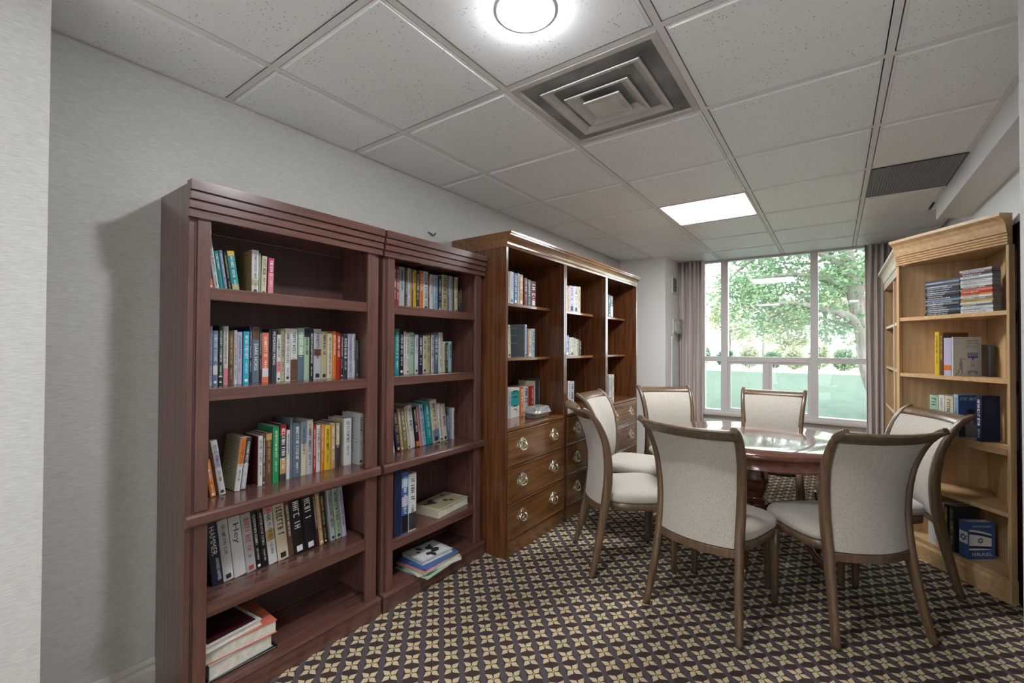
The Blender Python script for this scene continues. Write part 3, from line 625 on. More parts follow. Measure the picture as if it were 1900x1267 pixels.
shelve(RC, 1.120, SB, [
 (383,387,604,'cream'),(387.8,393.7,605,'lilac'),(394.3,404.3,613.5,'blue_grey',dict(bands=[(0.2,0.36,'white')])),(405.5,413,604,'dark_green',dict(bands=[(0.13,0.155,'cream')])),(414,423.3,605,'white',dict(bands=[(0.01,0.28,'pink')],desc='white and pink')),(424,433.3,615,'brown',dict(ink=ink_gold)),
 (434,440,612.5,'white'),(440.2,449,616,'lilac'),(451.4,462,615,'cyan',dict(ink=ink_light)),(462.4,467.3,606,'navy'),(467.7,481,607,'slate',dict(txt='DARK HORSE',tz=(0.22,0.70),ts=0.5,ink=ink_light,bands=[(0.78,0.99,'brown')],desc='slate DARK HORSE')),
 (481.3,485.4,611,'black'),(486,498.4,617,'salmon',dict(bands=[(0.11,0.28,'white')])),(499,503,611,'black',dict(plain=1)),(503.8,512.7,611,'charcoal',dict(txt='MURDERED MIDAS',tz=(0.32,0.95),ts=0.5,ink=ink_light,desc='charcoal MURDERED MIDAS')),(513.5,521,621,'white',dict(bands=[(0.2,0.42,'pink')])),(521.3,528,612,'khaki'),
 (528.9,538.4,609.5,'white'),(538.7,551.7,610,'white',dict(bands=[(0.005,0.41,'brown')],desc='white and brown')),(552,564,608,'slate',dict(bands=[(0.48,0.99,'pale_green')],desc='slate and pale green')),(564.2,573.9,608,'pale_green',dict(bands=[(0.82,0.99,'navy')])),(574.2,581.8,611,'black'),(582,595.8,610.5,'pale_grey',dict(bands=[(0.47,0.60,'brown')])),(596,607,615,'khaki'),(607.4,616.5,618,'cream'),
 (617,624,614.5,'orange'),(624.8,632,617,'red'),(632.2,636.6,619,'maroon'),(636.8,645,622,'charcoal'),(645.5,653.8,619,'lilac'),(654,659.7,619,'white'),(660.5,665.5,631,'slate')],
 'second'+W1, G1, seed=5, hmax=0.30, lo=U1Y+0.021)
shelve(RC, 0.70, SB, [
 (391,402,855,'orange',dict(t=380)),(408,420,820,'white',dict(t=389.5,bands=[(0.5,0.8,'lilac')])),(435,445.7,810.5,'white',dict(t=448,side='khaki',d=0.135,bands=[(0.5,0.99,'orange')],desc='orange and white')),(446,455.8,811,'charcoal',dict(t=458.5,bands=[(0.02,0.5,'pale_grey')])),(479,487.3,809,'white',dict(side='dark_red',d=0.15,rows=0,hard=True,desc='dark red and white')),
 (487.5,492.2,806,'brown'),(492.6,504.4,803,'brown',dict(ink=ink_gold,bands=[(0.86,0.98,'tan')])),(506,517.6,791.6,'green',dict(ink=ink_light)),(519,531,787,'charcoal',dict(bands=[(0.80,0.995,'red'),(0.12,0.4,'tan')],desc='charcoal and red')),(531.5,538,798.5,'white'),(538.4,543.4,776,'slate',dict(plain=1)),(543.7,558.5,784,'slate',dict(ink=ink_light)),(558.7,568.6,783.7,'cream',dict(bands=[(0.6,0.99,'blue_grey')])),(569,580.4,779,'pale_grey',dict(bands=[(0.8,0.99,'cream')])),
 (581,586.3,789,'red'),(587,594.6,789,'white'),(595.8,601.5,787,'orange'),(601.9,613.4,789.7,'yellow',dict(ink=ink_dark)),(614,622.2,785.5,'tan'),(622.8,630,783,'charcoal',dict(bands=[(0.5,0.98,'khaki')])),(638.4,652,775.5,'white',dict(side='cream',d=0.14,hard=True)),(666,674,767,'white',dict(side='pale_grey',d=0.14,ink=ink_dark,sb=-0.04))],
 'third'+W1, G1, seed=7, hmax=0.34, lo=U1Y+0.021)
shelve(RC, 0.367, SB-0.006, [
 (394.8,415.6,974,'navy',dict(t=384,txt='HAMMER',txt2='ARMAND HAMMER',tz=(0.48,0.94),ts=0.5,ink=ink_light,hard=True,desc='navy HAMMER')),(416,435,968,'white',dict(t=405.5,hard=True)),(436,457.8,962,'white',dict(t=424,txt='Hey',tz=(0.55,0.88),ts=0.6,ink=ink_dark,hard=True,desc='white Hey')),(458.5,476.6,956,'pale_grey',dict(t=447,ink=ink_red,hard=True)),(477,487,948,'black',dict(t=466)),(488,499.4,945,'black',dict(t=476.6)),
 (500,515.5,940,'white',dict(t=488.7,bands=[(0.86,0.99,'pink'),(0.4,0.58,'tan')])),(517,537,934,'cream',dict(t=504,hard=True)),(537.8,546.7,930,'brown',dict(t=527.8)),(547,568,926,'black',dict(t=537,ink=ink_light,hard=True)),(568.6,588,920,'black',dict(t=559.5,hard=True)),(588.7,593.5,914,'maroon',dict(t=580)),(594,601.8,914,'tan',dict(t=584)),(602,608.5,915,'black',dict(t=592)),
 (614.8,623.7,912,'pale_grey',dict(t=600)),(624.8,635,909,'pale_green',dict(t=611)),(635.8,643.8,906,'lilac',dict(t=623))], 'fourth'+W1, G1, seed=9, hmax=0.262, lo=U1Y+0.021)
shelve(RC, 1.475, SB, [
 (730.8,735.4,484,'dark_red'),(735.6,740.4,487,'red',dict(ink=ink_light)),(740.8,750.8,486.6,'pale_grey'),(751.3,756.3,490,'charcoal'),(756.5,761.5,495.6,'white'),(761.7,764,496,'tan',dict(plain=1)),(764.2,767.2,496,'brown'),(767.4,772.4,501,'yellow'),(772.6,777.8,503.6,'charcoal'),(779,785.2,496.5,'orange'),(785.8,794.4,496,'white'),(794.8,797.5,509,'maroon'),(797.7,803.8,510,'white',dict(ink=ink_red)),
 (804.8,812.4,510.7,'pale_blue'),(812.8,819.5,512.6,'navy'),(820,830.2,504.6,'khaki'),(830.8,833.8,507,'slate'),(834,840,505,'pale_grey'),(840.5,843.6,514,'charcoal'),(844,849.6,509,'cream'),(850,853.4,540,'black'),(853.8,856.4,536,'charcoal')], 'top'+W2, G2, seed=13, hmax=0.225, lo=U2Y+0.021)
shelve(RC, 1.120, SB, [
 (728.5,731.4,652.5,'white'),(732.8,741,610,'teal',dict(ink=ink_light)),(741.8,748.8,613.7,'black'),(749.4,754,615,'white'),(754.2,759.1,618,'white'),(759.3,767.8,616.5,'pale_green'),(768,769.6,617,'slate',dict(plain=1)),(769.8,776.2,620.8,'white'),(776.4,784.8,621,'navy',dict(ink=ink_light)),(785,791.3,623,'cream'),(791.5,798.4,621.7,'khaki'),(798.6,800,621,'black',dict(plain=1)),(800.2,805.3,621,'white'),
 (805.7,813.8,617,'slate'),(814.3,821.4,617,'white'),(822.3,826.6,633.6,'cream'),(827,832,636,'dark_green'),(832.5,838.4,633.6,'pale_blue')], 'second'+W2, G2, seed=15, hmax=0.30, lo=U2Y+0.021)
shelve(RC, 0.70, SB+0.02, [
 (729.2,733.3,777,'white',dict(t=726)),(736.4,744.4,762,'navy',dict(t=730.8)),(745,749.8,759,'tan',dict(t=735.2)),(750.3,757.5,759,'olive',dict(t=740)),(758,762.4,755,'cream',dict(t=747.7)),(762.8,771.3,752.6,'white',dict(t=755.4)),(772.9,779.5,755,'black',dict(t=766.7,bands=[(0.02,0.14,'orange')])),(780,784,757,'pink',dict(t=772)),(784.7,791.8,751.6,'pale_blue',dict(t=777.5)),
 (793.9,803.6,747,'teal',dict(t=786,ink=ink_light,hard=True)),(805,816.8,744,'cream',dict(t=798.5,bands=[(0.04,0.3,'blue_grey')])),(817.5,823,750,'white',dict(t=811)),(823.7,831.3,751,'cream',dict(t=817)),(832.6,835.4,770,'blue',dict(t=828)),(840.2,843.4,757,'white',dict(side='pale_grey',d=0.12))], 'third'+W2, G2, seed=17, hmax=0.32, lo=U2Y+0.021)
shelve(RC, 0.308, 0.03, [
 (731,744.5,874,'navy',dict(side='black',rows=0,hard=True,d=0.20,plain=1)),(745,757.5,876,'blue',dict(hard=True,d=0.20,bands=[(0.02,0.3,'black'),(0.45,0.6,'lilac'),(0.75,0.9,'pale_blue')])),(758,772.5,879,'white',dict(hard=True,d=0.20,bands=[(0.02,0.32,'charcoal')]))], 'fourth'+W2, G2, seed=19, hmax=0.335, lo=U2Y+0.021)
TS = 0.125
shelve(RT, 1.557, TS, [(933,937.5,502,'white'),(937.9,941.8,504,'cream'),(942,946,504,'khaki'),(946.7,953.3,504,'white',dict(ink=ink_blue)),(954,960,507,'blue'),(961,963.8,507,'white'),(964,970.7,509.5,'tan'),(973,979,516,'dark_red'),(979.7,984.8,519,'slate'),(985,995,522,'dark_red',dict(hard=True))],
 'top shelf of nearest mahogany cabinet', G3, 0.17, 0.29, TY[0]+0.023, seed=21)
shelve(RT, 1.200, TS, [(937,942.3,602.4,'cream',dict(t=935.5)),(942.8,948.2,602.4,'yellow',dict(t=941.2,bands=[(0.02,0.98,'khaki')])),(974.5,978,602,'pale_grey',dict(side='slate',d=0.19,rows=3)),(978.3,980,611,'blue'),(980.5,986.3,611,'tan'),(986.5,992.5,610,'pale_blue')],
 'second shelf of nearest mahogany cabinet', G3, 0.17, 0.30, TY[0]+0.023, seed=23)
shelve(RT, 0.777, 0.22, [(938,942.5,722,'pale_blue'),(942.8,947.4,722,'pale_grey'),(948,964,720,'white',dict(bands=[(0.4,0.9,'teal')])),(966,971.5,718,'orange'),(972,980.6,717,'white'),(981,990.8,716,'red',dict(sb=-0.02)),(991,993,707,'cream',dict(sb=-0.03)),(993.6,1001.5,703,'charcoal',dict(sb=-0.06))],
 'desk level of nearest mahogany cabinet', G3, 0.15, 0.34, TY[0]+0.023, seed=25)
shelve(RT, 1.557, TS, [(1047,1053.6,529.7,'cream'),(1053.8,1057,531,'tan'),(1057.2,1065.4,530.5,'lilac'),(1065.6,1072.5,531.5,'white'),(1073,1077.5,532,'cream')], 'top shelf of middle mahogany cabinet', G3, 0.17, 0.29, TY[1]+0.023, seed=27)
shelve(RT, 1.200, TS, [(1050,1056,622.4,'purple'),(1056.3,1059,626,'white'),(1059.2,1064.5,626,'cream'),(1064.7,1068.4,627,'pale_green'),(1068.6,1072.3,629,'cream'),(1072.5,1075.5,630,'olive'),(1075.7,1078.5,632,'charcoal')], 'second shelf of middle mahogany cabinet', G3, 0.17, 0.30, TY[1]+0.023, seed=29)
shelve(RT, 0.777, 0.16, [(1054,1057.8,707,'white'),(1058.2,1065.6,707.5,'pale_grey')], 'desk level of middle mahogany cabinet', G3, 0.17, 0.33, TY[1]+0.023, seed=31)
shelve(RT, 1.557, TS, [(1126,1128.8,546,'white'),(1129.2,1132.4,547,'black'),(1132.7,1137.6,549,'slate',dict(bands=[(0.02,0.5,'white')]))], 'top shelf of farthest mahogany cabinet', G3, 0.17, 0.29, TY[2]+0.023, seed=33)
shelve(RT, 0.777, 0.10, [(1130.7,1133.7,696,'white'),(1133.9,1135.8,697,'lilac'),(1136,1139.6,695,'cream')], 'desk level of farthest mahogany cabinet', G3, 0.17, 0.33, TY[2]+0.023, seed=35)
WO = ' shelf of angled oak bookcase'
shelve(RO, 1.117, 0.012, [(1734.5,1742.6,616,'yellow',dict(ink=ink_dark,d=0.15)),(1743.5,1750,617,'brown',dict(ink=ink_gold,d=0.15)),(1751,1764.5,627,'lilac',dict(bands=[(0.14,0.28,'orange')],plain=1,d=0.15)),(1765.5,1768.5,625,'white',dict(plain=1,d=0.165,desc='white HISTORY OF THE JEWS'))], 'second'+WO, G4, seed=41, hmax=0.31)
shelve(RO, 0.777, 0.012, [(1725,1741,733,'pale_green',dict(d=0.14)),(1742,1752,733,'white',dict(d=0.14)),(1753,1768,735,'cream',dict(d=0.14)),(1770,1777.5,732,'pale_blue',dict(d=0.125,desc='pale blue photo-covered')),(1811,1822,734,'navy',dict(ink=ink_light,d=0.10,hard=True))], 'third'+WO, G4, seed=43, hmax=0.29)
shelve(RO, 0.122, 0.012, [(1722,1737,927,'white',dict(d=0.15,plain=1)),(1738,1750,932.6,'cream',dict(d=0.15)),(1751.5,1760,935,'black',dict(d=0.15)),(1761.5,1771,938,'charcoal',dict(d=0.15)),(1779,1797,966,'blue',dict(d=0.150,hard=True,plain=1,desc='blue ISRAEL'))], 'bottom'+WO, G4, seed=45, hmax=0.30)
# printed covers that face the viewer on the angled oak bookcase
b, w_, h, d = SHELVED['second'+WO][3]
xx = w_+0.0003
cv = bx('front_cover', cmat('white'), b, w_,xx,0.004,d,0.0015,h-0.0015)
EY, EZ = (0,1,0), (0,0,1)
for k, (s_, zz, ln, hh) in enumerate((('HISTORY',0.90,0.42,0.028),('OF THE',0.83,0.40,0.024),('JEWS',0.745,0.46,0.042))):
    lettering(s_, d*ln, h*hh*1.6, ink_dark if k < 2 else ink_grey, cv, (xx+0.0004,d*0.70,h*zz), EY, EZ)
mb = MB()     # blue seven-branched candlestick
def q4(mb, y0,y1,z0,z1,x): mb.add([(x,y0,z0),(x,y1,z0),(x,y1,z1),(x,y0,z1)], [(0,1,2,3)])
for k in range(7): q4(mb, d*(0.515+0.055*k), d*(0.545+0.055*k), h*0.50, h*0.60, xx+0.0004)
q4(mb, d*0.515, d*0.875, h*0.46, h*0.50, xx+0.0004); q4(mb, d*0.66, d*0.73, h*0.42, h*0.46, xx+0.0004); mb.build('candlestick_print', ink_blue, cv)
mb = MB()
for y0,y1,z0,z1 in ((0.50,0.88,0.09,0.14),(0.52,0.60,0.04,0.09),(0.78,0.86,0.04,0.09),(0.63,0.645,0.16,0.38),(0.735,0.75,0.16,0.38),(0.62,0.76,0.38,0.395),(0.66,0.72,0.24,0.30),(0.25,0.31,0.36,0.46),(0.22,0.34,0.16,0.36),(0.17,0.22,0.06,0.16),(0.30,0.34,0.05,0.16),(0.33,0.46,0.42,0.45),(0.10,0.15,0.03,0.08)): q4(mb, d*y0,d*y1,h*z0,h*z1,xx+0.0004)
mb.build('figure_print', ink_grey, cv)
b, w_, h, d = SHELVED['bottom'+WO][4]
def star(mb, yc, zc, r, x):
    for s_ in (1,-1):
        P_ = [(yc+r*math.cos(math.pi/2*s_+2*math.pi*k/3), zc+r*math.sin(math.pi/2*s_+2*math.pi*k/3)) for k in range(3)]
        Q_ = [(yc+r*0.66*math.cos(math.pi/2*s_+2*math.pi*k/3), zc+r*0.66*math.sin(math.pi/2*s_+2*math.pi*k/3)) for k in range(3)]
        for k in range(3):
            a, b_ = P_[k], P_[(k+1)%3]; c_, e_ = Q_[(k+1)%3], Q_[k]
            mb.add([(x,*a),(x,*b_),(x,*c_),(x,*e_)], [(0,1,2,3)])
xx = w_+0.0003
cv = bx('front_cover', cmat('blue'), b, w_,xx,0.004,d,0.0015,h-0.0015)
mb = MB(); fl = []
for k in range(9):
    q = k/8; y_ = d*(0.03+0.84*q); dr = 0.10*q**1.6
    fl.append((y_, h*(0.80-dr*1.3), h*(0.24+0.02*q)))
mb.add([(xx+0.0003,y_,zt) for y_,zt,zb in fl]+[(xx+0.0003,y_,zb) for y_,zt,zb in fl], [(9+i,10+i,i+1,i) for i in range(8)]); mb.build('flag_print', ink_light, cv)
mb = MB()
for (zt0,zt1) in ((0.745,0.675),(0.365,0.295)):
    mb.add([(xx+0.0006,y_,h*zt0-(h*0.80-zt)*(0.9 if zt0>0.5 else 0.2)) for y_,zt,zb in fl]+[(xx+0.0006,y_,h*zt1-(h*0.80-zt)*(0.9 if zt0>0.5 else 0.2)) for y_,zt,zb in fl], [(9+i,10+i,i+1,i) for i in range(8)])
star(mb, d*0.45, h*0.50, h*0.095, xx+0.0006); mb.build('flag_emblem', mat('ink_navy', (0.012,0.03,0.10), 0.5), cv)
lettering('ISRAEL', d*0.78, h*0.085, ink_light, cv, (xx+0.0005,d*0.52,h*0.13), EY, EZ); lettering('MARTIN GILBERT', d*0.74, h*0.042, ink_light, cv, (xx+0.0005,d*0.52,h*0.885), EY, EZ)
MB().box(w_*0.08,w_*0.92,-0.0005,0.003,h*0.40,h*0.72).build('spine_flag', ink_light, b)
mb = MB(); P = []
star(mb, 0, 0, w_*0.42, 0); mb.v = [(w_*0.5+p[1],-0.0008,h*0.56+p[2]) for p in mb.v]; mb.build('spine_star', MATS['ink_navy'], b)
b, w_, h, d = SHELVED['third'+WO][3]; xx = w_+0.0003
cv = bx('front_cover', cmat('blue'), b, w_,xx,0.004,d,0.0015,h-0.0015)
mb = MB()
def disc(mb, yc, zc, ry, rz_, x, n=18): mb.add([(x,yc+ry*math.cos(2*math.pi*k/n),zc+rz_*math.sin(2*math.pi*k/n)) for k in range(n)], [tuple(range(n))])
disc(mb, d*0.62, h*0.52, d*0.19, h*0.13, xx+0.0004); q4(mb, d*0.36,d*0.92,h*0.02,h*0.30,xx+0.0004); q4(mb, d*0.52,d*0.72,h*0.28,h*0.42,xx+0.0004); mb.build('portrait_print', ink_grey, cv)
mb = MB(); disc(mb, d*0.60, h*0.60, d*0.20, h*0.07, xx+0.0007); q4(mb, d*0.05,d*0.33,h*0.03,h*0.24,xx+0.0007); mb.build('portrait_dark_print', ink_dark, cv)  # dark silhouette shapes printed on the cover
mb = MB(); marks(mb, (xx+0.0004,d*0.12,h*0.90), EY, EZ, d*0.75, h*0.06, random.Random(4)); mb.build('cover_title', ink_light, cv)
# a dark book standing behind the facing cover
book(0.022, 0.178, 0.10, 'charcoal', 'charcoal book standing behind the white HISTORY OF THE JEWS cover', (0.690,3.545,1.1173), (0,0,0.1), 0, G4, True, dict(plain=1))

# ------------------------------------------------------------------ disc cases on the top oak shelf
rng = random.Random(8)
def disc_case(col, lab_col, w_, d, h):
    pass
CASE = {}
def case_mesh(w_, d, h):
    k = (w_,d,h)
    if k not in CASE:
        CASE[k] = (MB().box(0,w_,0,0.004,0,h).box(0,w_,0.004,d,0,h*0.12).box(0,w_,0.004,d,h*0.88,h).mesh('case_shell'), MB().box(0.002,w_-0.002,0.0041,d-0.002,h*0.13,h*0.87).mesh('case_tray'))
    return CASE[k]
def stack(n, xs, z0, z1, cols, base_lab, group, d, seed, wmul=1.0):
    rg = random.Random(seed); a0 = RO.along(xs[0], z0, 0.008); a1 = RO.along(xs[1], z0, 0.008); h = (z1-z0)/n
    for k in range(n):
        col = cols[k % len(cols)]; j = rg.uniform(-0.003,0.003); tw = rg.uniform(-0.012,0.012)
        p = RO.p0+RO.into*(0.008+rg.uniform(0,0.003))+RO.al*(a0+j); p.z = z0+k*h+0.0002
        t = thing('disc_case', f"{cname(col)} disc case, {ORD[k]} from the bottom of the {base_lab}", 'disc case', p, ORZ+tw, group)
        w_ = round(a1-a0,4); sh, tr = case_mesh(w_, d, round(h-0.0006,5))
        for nm, me0, mt in (('case_shell',sh,cmat(col,0.25)),('case_tray',tr,mat('case_tray_plastic',(0.30,0.30,0.32),0.3))):
            o = bpy.data.objects.new(nm, me0); C.objects.link(o); o.parent = t
            if not me0.materials: me0.materials.append(mt)
            o.material_slots[0].link = 'OBJECT'; o.material_slots[0].material = mt
        if rg.random() < 0.8:
            mb = MB(); marks(mb, (w_*0.08,-0.0004,h*0.5), (1,0,0), (0,0,1), w_*rg.uniform(0.4,0.8), h*0.45, rg); mb.build('spine_title', ink_dark if lum(col) > 0.25 else ink_light, t)
z_c = OZ[0]+0.0003
stack(18, (1716,1780), z_c, z_c+0.205, ['black','charcoal','slate','charcoal','navy','grey','charcoal','blue_grey','charcoal'], 'dark left-hand disc stack', 'stacked disc cases on oak shelf', 0.13, 1)
stack(20, (1781.5,1841), z_c, z_c+0.235, ['white','pale_grey','white','slate','cream','tan','olive','white','orange','red','salmon','brown','white','pale_grey','white','grey','white','navy','dark_red','pale_grey'], 'taller right-hand disc stack', 'stacked disc cases on oak shelf', 0.05, 2)

# ------------------------------------------------------------------ flat books and magazines
def flat_book(cx_, cy_, z, lx, ly, th, col, label, rz, group, hard=True, spine='x0', print_col=None, blot=None):
    t = thing('book', label, 'book', (cx_,cy_,z), rz, group); b = 0.0025 if hard else 0.0008; rim = 0.004 if hard else 0.0
    b = min(b, th*0.2)
    mb = MB().box(-lx/2,lx/2,-ly/2,ly/2,0,b).box(-lx/2,lx/2,-ly/2,ly/2,th-b,th)
    if spine == 'x0': mb.box(-lx/2,-lx/2+0.003,-ly/2,ly/2,b,th-b)
    elif spine == 'y0': mb.box(-lx/2,lx/2,-ly/2,-ly/2+0.003,b,th-b)
    else: mb.box(-lx/2,lx/2,ly/2-0.003,ly/2,b,th-b)
    mb.build('cover', cmat(col), t)
    MB().box(-lx/2+(0.0031 if spine=='x0' else rim),lx/2-rim,-ly/2+(0.0031 if spine=='y0' else rim),ly/2-(0.0031 if spine=='y1' else rim),b+0.0001,th-b-0.0001).build('page_block', pages_m, t)
    if print_col:
        MB().box(-lx/2*0.86,lx/2*0.86,-ly/2*0.86,ly/2*0.86,th,th+0.0004).build('cover_print', cmat(print_col), t)
    if blot:
        mb = MB(); rg = random.Random(blot)
        for k in range(10):
            x_, y_, r_ = rg.uniform(-0.36,0.36)*lx, rg.uniform(-0.36,0.36)*ly, rg.uniform(0.012,0.028); n = 9
            mb.add([(x_+r_*rg.uniform(0.6,1.2)*math.cos(2*math.pi*i/n), y_+r_*rg.uniform(0.5,1.0)*math.sin(2*math.pi*i/n), th+0.0006+k*0.00002) for i in range(n)], [tuple(range(n))])
        mb.build('cover_picture', ink_dark, t)
    return t
GS = 'flat stack at the bottom of the nearest cherry bookcase'; z = 0.0815
for th, col, lx, ly, rz, lab, pc, hard in (
  (0.010,'black',0.225,0.245,0.0,'black thin book lowest in the stack under the orange album','pale_grey',True),
  (0.052,'pale_grey',0.20,0.225,0.05,'thick pale grey binder in the stack under the orange album',None,True),
  (0.048,'salmon',0.215,0.245,-0.04,'thick orange album in the stack on the bottom cherry shelf',None,True),
  (0.022,'white',0.215,0.20,0.10,'white book with dark cover picture topmost on the orange album','maroon',True)):
    cy_ = U1Y+0.075+ly/2 - (0.02 if pc == 'maroon' else 0); flat_book(-1.775-lx/2-0.012, cy_, z, lx, ly, th, col, lab, rz, GS, hard, 'y0', pc); z += th+0.0011
GS = 'flat stack at the bottom of the second cherry bookcase'; z = 0.0815
for th, col, lx, ly, rz, lab, pc, bl in (
  (0.006,'pale_green',0.23,0.29,0.10,'pale green magazine lowest in the stack on the bottom shelf of second bookcase','green',None),
  (0.008,'white',0.215,0.28,-0.16,'white magazine second from the bottom of the magazine stack',None,None),
  (0.008,'khaki',0.21,0.275,0.02,'khaki magazine third from the bottom of the magazine stack',None,None),
  (0.007,'pink',0.20,0.27,0.12,'pinkish magazine fourth from the bottom of the magazine stack','cream',None),
  (0.010,'blue',0.20,0.26,0.03,'blue book just below the topmost white book of the magazine stack',None,None),
  (0.020,'pale_grey',0.17,0.215,-0.06,'pale blotched book topmost on the magazine stack','white',5)):
    flat_book(-1.815-(0.01 if bl else 0), 1.74, z, lx, ly, th, col, lab, rz, GS, th > 0.009, 'y0', pc, bl); z += th+0.0011
flat_book(-1.905, 1.925, 0.3085, 0.185, 0.285, 0.044, 'cream', 'thick cream book lying flat beside three upright books in the second bookcase', 0.10, G2, True, 'y0', 'khaki', 7)
# papers on the far oak shelf
for k, (yy, zz, col, lab) in enumerate(((3.98,0.7775,'pale_blue','pale blue magazine standing on the nearer plain oak shelf'),(4.10,0.7775,'white','white magazine tilted on the nearer plain oak shelf'))):
    book(0.010, 0.20, 0.14, col, lab, (0.40,yy+0.02*k,zz), (0,0.35,-R90), -0.010, 'magazines on the plain oak shelf', False, {}, random.Random(k))

# ------------------------------------------------------------------ crumpled clear tray beside the desk-level books
p = hit(1003,772,(0,0,0.777),Vector((0,0,1)))
t = thing('plastic_tray', 'clear crumpled plastic food tray on the nearest mahogany cabinet', 'tray', (-1.70,2.66,0.7775), R90)
rg = random.Random(3); rings = []
for (a, b, zz) in ((0.085,0.045,0.0),(0.095,0.055,0.012),(0.10,0.06,0.030),(0.112,0.07,0.034),(0.112,0.07,0.036),(0.098,0.058,0.032),(0.08,0.042,0.004)):
    rings.append([(a*math.copysign(abs(math.cos(q))**0.5,math.cos(q))+rg.uniform(-0.002,0.002), b*math.copysign(abs(math.sin(q))**0.5,math.sin(q)), zz+(rg.uniform(0,0.004) if zz else 0)) for q in [2*math.pi*i/24 for i in range(24)]])
MB().loft(rings, True).build('base', clear_plastic, t)
rings = []
for (a, b, zz) in ((0.110,0.068,0.041),(0.098,0.058,0.052),(0.088,0.050,0.075),(0.07,0.038,0.080)):
    rings.append([((a+rg.uniform(-0.006,0.006))*math.copysign(abs(math.cos(q))**0.5,math.cos(q)), (b+rg.uniform(-0.005,0.005))*math.copysign(abs(math.sin(q))**0.5,math.sin(q)), zz+rg.uniform(-0.003,0.003)) for q in [2*math.pi*i/24 for i in range(24)]])
MB().loft(rings, True, False).build('lid', clear_plastic, t)
mb = MB()
for k in range(6):
    x_ = -0.055+0.022*k; mb.add([(x_-0.014,-0.025,0.010),(x_+0.012,-0.03,0.010),(x_+0.016,0.02,0.026+0.006*(k%2)),(x_-0.012,0.024,0.030)], [(0,1,2,3)])
mb.build('napkins', cmat('cream'), t)

# ------------------------------------------------------------------ chairs
POST = [(0.0,0.0),(0.022,0.08),(0.048,0.20),(0.072,0.32),(0.090,0.43),(0.100,0.53),(0.098,0.63),(0.080,0.74),(0.045,0.825),(0.008,0.880),(-0.030,0.912),(-0.055,0.924)]
def post_y(z):
    for (y0,z0),(y1,z1) in zip(POST, POST[1:]):
        if z <= z1:
            q = (z-z0)/(z1-z0); return y0+(y1-y0)*q
    return POST[-1][0]
def smooth_curve(P, n=4):
    out = []
    for i in range(len(P)-1):
        p0 = P[max(i-1,0)]; p1 = P[i]; p2 = P[i+1]; p3 = P[min(i+2,len(P)-1)]
        for k in range(n):
            t_ = k/n; out.append(tuple(0.5*((2*b)+(-a+c)*t_+(2*a-5*b+4*c-d)*t_*t_+(-a+3*b-3*c+d)*t_**3) for a,b,c,d in zip(p0,p1,p2,p3)))
    return out+[P[-1]]
PC = smooth_curve(POST, 3)
